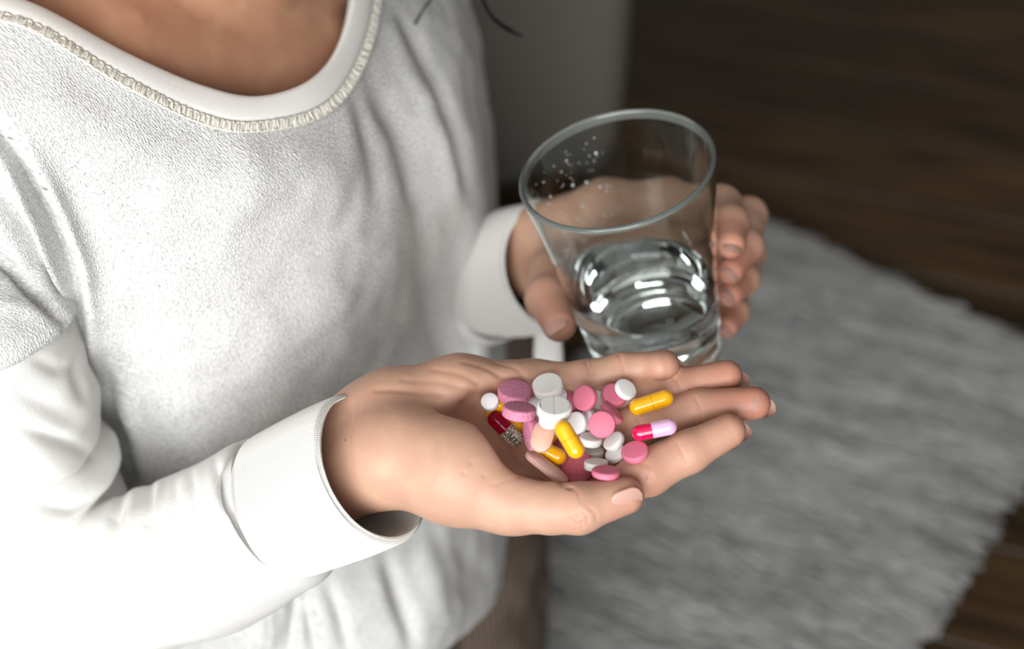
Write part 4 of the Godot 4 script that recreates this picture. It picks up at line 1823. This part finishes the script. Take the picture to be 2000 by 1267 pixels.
func caplet_mesh(L: float, r: float, t: float) -> ArrayMesh:
	# long rounded tablet with domed faces
	var g := []
	var n := 72
	var edge := t * 0.42
	var levels := []
	for i in 9:
		levels.append([i / 8.0 * 0.99, edge + (t - edge) * (1.0 - pow(i / 8.0, 2.2))])
	levels.append([1.0, edge * 0.9])
	var both := levels.duplicate()
	for i in range(levels.size() - 1, -1, -1):
		both.append([levels[i][0], -levels[i][1]])
	for l in both:
		var row := PackedVector3Array()
		for k in n:
			var a := TAU * k / n
			row.append(Vector3(cos(a) * r * l[0] + L * l[0] * tanh(cos(a) * 6.0), l[1], sin(a) * r * l[0]))
		g.append(row)
	return grid_mesh(g, true)


func half_capsule(L: float, r: float, open: float) -> ArrayMesh:
	# shell from x = open to its round end at L + r, lathed about x
	var p := PackedVector2Array()
	p.append(Vector2(r * 0.9, open))
	p.append(Vector2(r, open + 0.00008))
	p.append(Vector2(r, open + 0.0002))
	for i in 8:
		p.append(Vector2(r, lerpf(open + 0.0003, L, (i + 1) / 8.0)))
	for i in range(1, 17):
		var a := PI / 2 * i / 16.0
		p.append(Vector2(r * cos(a), L + r * sin(a)))
	return turned(lathe(p, 48, 0.9), Basis(Vector3(0, -1, 0), Vector3(1, 0, 0), Vector3(0, 0, 1)))


func turned(m: Mesh, b: Basis) -> ArrayMesh:
	var st := SurfaceTool.new()
	st.begin(Mesh.PRIMITIVE_TRIANGLES)
	st.append_from(m, 0, Transform3D(b, Vector3.ZERO))
	return st.commit()


func face_basis(nz: float, deg: float, spin := 0.0) -> Basis:
	# a pill whose face normal leans from the line of sight; deg is clockwise from the top of the picture
	var s := sqrt(maxf(0.0, 1.0 - nz * nz))
	var n := C(s * sin(deg_to_rad(deg)), s * cos(deg_to_rad(deg)), nz).normalized()
	var x := (Vector3.RIGHT - n * n.x).normalized()
	x = x.rotated(n, deg_to_rad(spin))
	return Basis(x, n, x.cross(n))


func axis_basis(dx: float, dy: float, dz: float) -> Basis:
	var x := C(dx, dy, dz).normalized()
	var y := (-cam_fw - x * (-cam_fw).dot(x)).normalized()
	return Basis(x, y, x.cross(y))


func two_axes(x: Vector3, n: Vector3) -> Basis:
	x = x.normalized()
	n = (n - x * n.dot(x)).normalized()
	return Basis(x, n, x.cross(n))


func zx(x: float) -> float: return 900.0 + x * 0.23
func zy(y: float) -> float: return 690.0 + y * 0.23


func tablet(m: String, style: String, x: float, y: float, dia: float, th: float, nz: float, deg: float, label: String, group: String, spin := 0.0) -> void:
	var b := face_basis(nz, deg, spin)
	var k := {"kind": "tablet", "r": dia * 0.0005, "t": th * 0.0005, "len": 0.0, "rnd": minf(0.0006, th * 0.0002), "basis": b}
	settle(k, zx(x), zy(y), -b.y * k.t)
	var o := MeshInstance3D.new()
	o.name = "tablet"
	o.mesh = tablet_mesh(k.r, k.t, style)
	o.material_override = M[m]
	o.transform = Transform3D(b, k.at)
	add_child(o, true)
	tag(o, label, "tablet", group)


func caplet(m: String, x: float, y: float, L: float, w: float, th: float, b: Basis, label: String) -> void:
	var k := {"kind": "caplet", "r": w * 0.0005, "t": th * 0.0005, "len": (L - w) * 0.0005, "rnd": 0.0012, "basis": b}
	settle(k, zx(x), zy(y), Vector3.ZERO)
	var o := MeshInstance3D.new()
	o.name = "caplet"
	o.mesh = caplet_mesh(k.len, k.r, k.t)
	o.material_override = M[m]
	o.transform = Transform3D(b, k.at)
	add_child(o, true)
	tag(o, label, "caplet", "beige caplets in the palm")


func capsule(cap_m: String, body_m: String, x: float, y: float, L: float, dia: float, b: Basis, seam: float, label: String, group: String, beads := 0) -> void:
	# seam: where the cap ends, along the axis in half lengths
	var k := {"kind": "capsule", "r": dia * 0.0005, "t": 0.0, "len": (L - dia) * 0.0005, "rnd": 0.0, "basis": b}
	settle(k, zx(x), zy(y), Vector3.ZERO)
	var o := root_at("capsule", k.at)
	o.basis = b
	tag(o, label, "capsule", group)
	var c := part("cap", half_capsule(k.len, k.r, seam * k.len), M[cap_m], o)
	var inner := half_capsule(k.len, k.r * (0.985 if beads == 0 else 0.97), -seam * k.len - (0.0 if beads == 0 else 0.0))
	var bd := part("body", inner, M[body_m], o)
	bd.basis = Basis(Vector3(-1, 0, 0), Vector3(0, 1, 0), Vector3(0, 0, -1))
	if beads:
		var st := SurfaceTool.new()
		st.begin(Mesh.PRIMITIVE_TRIANGLES)
		var sp := SphereMesh.new()
		sp.radius = 0.00052
		sp.height = 0.00104
		sp.radial_segments = 10
		sp.rings = 6
		var put := []
		var lo: float = -k.len - k.r
		var hi: float = k.len + k.r if beads == 2 else -k.len * 0.45
		for i in 4000:
			var p := Vector3(rng.randf_range(lo, hi), rng.randf_range(-k.r, k.r), rng.randf_range(-k.r, k.r))
			var e := p
			e.x -= clampf(e.x, -k.len, k.len)
			if e.length() > k.r * 0.93 - 0.00056:
				continue
			var ok := true
			for q: Vector3 in put:
				if q.distance_squared_to(p) < 0.0000009:
					ok = false
					break
			if ok:
				put.append(p)
				st.append_from(sp, 0, Transform3D(Basis(), p))
		var pellets := part("pellets", st.commit(), M.bead, o, "tiny white pellets")
		pellets.set_meta("kind", "stuff")


func lettering(o: Node3D, text: String, r: float, size: float, x: float, turn: float, m: Material) -> void:
	# print bent round the capsule
	var tm := TextMesh.new()
	var sf := SystemFont.new()
	sf.font_names = PackedStringArray(["Droid Sans"])
	tm.font = sf
	tm.text = text
	tm.font_size = 32
	tm.pixel_size = size / 32.0
	tm.depth = 0.00004
	tm.curve_step = 2.0
	var a := tm.surface_get_arrays(0)
	var v: PackedVector3Array = a[Mesh.ARRAY_VERTEX]
	var n: PackedVector3Array = a[Mesh.ARRAY_NORMAL]
	for i in v.size():
		var th := v[i].y / r + turn
		var rr := r + 0.00003 + v[i].z
		v[i] = Vector3(x - v[i].x, cos(th) * rr, sin(th) * rr)
		n[i] = Vector3(0, cos(th), sin(th))
	a[Mesh.ARRAY_VERTEX] = v
	a[Mesh.ARRAY_NORMAL] = n
	var am := ArrayMesh.new()
	am.add_surface_from_arrays(Mesh.PRIMITIVE_TRIANGLES, a)
	part("print", am, m, o, "dark printed letters")


func build_pills() -> void:
	var wt := "white tablets in the palm"
	var pt := "pink tablets in the palm"
	var yc := "yellow capsules in the palm"
	var rc := "magenta two-part capsules in the palm"
	# lowest layer, set into the hollow
	from_below = true
	tablet("rose", "domed", 985, 950, 14.0, 3.6, 0.86, -10, "large dusky pink tablet lying low above the thumb, half under the yellow capsules", pt)
	tablet("pink", "domed", 850, 775, 10.0, 3.2, 0.75, 0, "pink tablet almost wholly hidden beneath the steep yellow capsule", pt)
	capsule("yellow", "yellow", 375, 560, 17.5, 6.6, axis_basis(0.85, -0.46, -0.1), 0.1, "yellow capsule lying under the see-through pellet capsule", yc)
	capsule("yellow", "yellow", 420, 440, 16.0, 6.2, axis_basis(0.9, -0.1, -0.3), 0.1, "yellow capsule of which only an end peeps out beneath the two mottled pink tablets", yc)
	capsule("yellow", "yellow", 735, 735, 15.0, 6.2, axis_basis(0.60, 0.80, -0.2), 0.1, "yellow capsule hidden beneath the pale peach caplet", yc)
	capsule("yellow", "yellow", 745, 835, 15.5, 6.7, axis_basis(0.88, -0.42, 0.2), -0.1, "yellow capsule with its round end towards the thumb, under the peach caplet", yc)
	tablet("white_soft", "domed", 240, 395, 7.2, 4.6, 0.9, -20, "small round white tablet at the heel of the palm, apart from the other white ones", wt)
	tablet("pink", "domed", 905, 395, 10.6, 3.4, 0.7, 10, "pink tablet wedged behind the scored white tablet, only its edge in view", pt)
	tablet("white_soft", "domed", 1172, 385, 9.6, 3.4, 0.75, 25, "white tablet tucked between the two upright pink tablets near the ring finger", wt)
	tablet("pink", "bevel", 1312, 335, 10.4, 4.0, 0.78, 20, "pink tablet near the ring finger with a white tablet leaning on it", pt)
	tablet("white_soft", "domed", 1150, 500, 8.8, 3.2, 0.6, -10, "white tablet peeping out behind the round pink tablet that faces upward", wt)
	tablet("white_soft", "domed", 630, 425, 8.4, 3.6, 0.75, -10, "small white tablet between the mottled pink tablets and the scored white one", wt)
	tablet("white_soft", "domed", 805, 330, 9.8, 3.4, 0.7, 10, "white tablet underneath the big plain white tablet", wt)
	tablet("white", "bevel", 1300, 830, 9.0, 3.0, 0.50, -38, "white tablet leaning underneath its twin beside the index finger", wt)
	tablet("white", "flat", 1148, 913, 9.6, 3.2, 0.20, 0, "white tablet lowest of three stacked edge-on near the thumb", wt)
	tablet("white", "bevel", 1125, 813, 9.0, 3.2, 0.36, 2, "white tablet in the middle of three stacked edge-on near the thumb", wt)
	tablet("pink", "bevel", 1232, 984, 11.0, 2.8, 0.26, 2, "pink tablet seen edge-on just above the thumb", pt)
	tablet("pink", "bevel", 1472, 815, 10.8, 3.2, 0.62, -18, "pink tablet lying alone on the base of the index finger below the lilac capsule", pt)
	capsule("red_gel", "clear_gel", 378, 640, 18.0, 6.9, axis_basis(-0.70, 0.70, 0.05), -0.05, "see-through capsule with red and clear halves full of pellets", rc, 2)
	caplet("beige", 728, 965, 20.0, 8.0, 4.6, two_axes(C(0.78, -0.60, 0.18), C(0.52, 0.74, 0.36)), "long beige caplet lying along the ball of the thumb")
	# middle layer
	from_below = false
	tablet("pink_mottled", "bevel", 562, 690, 13.2, 4.4, 0.26, -97, "mottled pink tablet standing on its edge beside the see-through pellet capsule", pt)
	caplet("peach", 696, 705, 13.0, 8.4, 4.6, two_axes(C(0.28, 0.90, -0.42), C(-0.15, 0.30, 1.0)), "pale peach caplet between the upright mottled pink tablet and the steep yellow capsule")
	tablet("white_soft", "domed", 762, 535, 9.0, 3.4, 0.62, 0, "white tablet underneath the scored white tablet", wt)
	tablet("white_soft", "domed", 1050, 555, 9.2, 3.2, 0.45, -82, "white tablet standing on edge, right of its twin, behind the round pink tablet", wt)
	tablet("white_soft", "domed", 965, 590, 9.4, 3.4, 0.76, -78, "white tablet standing on edge beside the upper end of the steep yellow capsule", wt)
	tablet("white", "bevel", 1105, 705, 9.3, 3.4, 0.36, 6, "white tablet topmost of three stacked edge-on near the thumb", wt)
	tablet("white", "bevel", 1283, 728, 9.2, 3.0, 0.45, -42, "white tablet topmost of the leaning pair beside the index finger", wt)
	tablet("pink", "domed", 1030, 375, 10.4, 4.8, 0.80, -75, "pink domed tablet standing tilted behind the white ones, near the little finger", pt)
	tablet("pink", "bevel", 1306, 488, 11.0, 3.0, 0.25, 43, "pink tablet tilted on its edge above the round pink one", pt)
	tablet("pink_mottled", "bevel", 455, 296, 13.6, 4.6, 0.56, 3, "large mottled pink tablet lying flat at the back of the heap", pt)
	# top layer
	tablet("pink_mottled", "bevel", 500, 448, 13.3, 4.4, 0.30, 6, "mottled pink tablet seen almost edge-on in front of the flat mottled one", pt)
	tablet("white", "bevel", 730, 250, 12.8, 4.2, 0.66, -16, "big plain white tablet at the top of the heap nearest the little finger", wt)
	tablet("white", "scored", 797, 438, 13.4, 4.4, 0.56, 1, "big white tablet with a score line across the middle of the heap", wt, 0)
	tablet("white", "bevel", 1413, 292, 9.6, 2.8, 0.70, 40, "white tablet leaning on a pink tablet beside the yellow capsule on the ring finger", wt)
	tablet("pink", "domed", 1193, 603, 10.8, 3.8, 0.985, -60, "round pink tablet turned full face up among the white ones", pt)
	capsule("yellow", "yellow", 922, 728, 16.0, 6.9, axis_basis(0.50, -0.84, 0.18), 0.0, "steep yellow capsule lying on top of the heap beside the peach caplet", yc)
	capsule("yellow", "yellow", 1617, 418, 18.6, 7.0, axis_basis(0.94, 0.30, 0.0), 0.05, "yellow capsule lying alone across the ring and middle fingers", yc)
	capsule("lilac", "magenta", 1643, 648, 18.2, 6.6, axis_basis(0.97, 0.19, 0.0), -0.2, "capsule with a magenta half and a lilac half lying on the middle finger", rc)
	for o in get_children():
		if o.has_meta("label") and str(o.get_meta("label")).begins_with("see-through capsule"):
			lettering(o, "OMEZ", 0.00340, 0.0024, -0.0044, -0.2, M.print)
			lettering(o, "OMEZ", 0.00350, 0.0022, 0.0046, 0.0, M.print_red)


const SKIN := Color(0.785, 0.63, 0.54)
const HAND_CELL := 0.0011
const WIN := Rect2(-1.70, 0.65, 2.15, 1.65)      # a tall window


func _ready() -> void:
	rng.seed = 20
	# camera
	var cam := Camera3D.new()
	cam.name = "camera"
	cam.position = EYE
	cam.rotation_degrees = Vector3(-PITCH, 0, 0)
	cam.fov = rad_to_deg(2.0 * atan(633.5 / FPX))
	cam.near = 0.02
	cam.far = 50.0
	var at := CameraAttributesPhysical.new()
	at.frustum_focal_length = 12.0 * FPX / 633.5      # Godot takes the angle of view from this, on 24 mm
	at.frustum_focus_distance = 0.572
	at.exposure_aperture = 4.5
	cam.attributes = at
	add_child(cam)
	# sky, exposure
	var we := WorldEnvironment.new()
	we.name = "surroundings"
	var env := Environment.new()
	env.background_mode = Environment.BG_SKY
	var sky := Sky.new()
	var ps := ProceduralSkyMaterial.new()
	ps.sky_top_color = Color(0.62, 0.72, 0.86)
	ps.sky_horizon_color = Color(0.86, 0.89, 0.92)
	ps.ground_horizon_color = Color(0.6, 0.6, 0.58)
	ps.ground_bottom_color = Color(0.4, 0.4, 0.38)
	sky.sky_material = ps
	env.sky = sky
	env.tonemap_mode = Environment.TONE_MAPPER_LINEAR
	env.tonemap_exposure = 1.0
	env.sdfgi_enabled = true
	env.ssao_enabled = true
	env.ssil_enabled = true
	we.environment = env
	add_child(we)
	# daylight through the two panes of the window behind the camera
	for s in [-1.0, 1.0]:
		var day := AreaLight3D.new()
		day.name = "window_daylight"
		day.area_size = Vector2(WIN.size.x / 2 - 0.08, WIN.size.y - 0.1)
		day.area_normalize_energy = true
		day.light_energy = 4.4
		day.light_color = Color(1.0, 0.995, 0.985)
		day.shadow_enabled = true
		day.set("area_range", 12.0)
		day.position = Vector3(WIN.position.x + WIN.size.x / 2 + s * WIN.size.x / 4, WIN.position.y + WIN.size.y / 2, 1.33)
		add_child(day, true)
	materials()
	set_hand()
	set_left()
	build_room()
	build_rug()
	build_sofa()
	build_person()
	build_glass()
	build_pills()
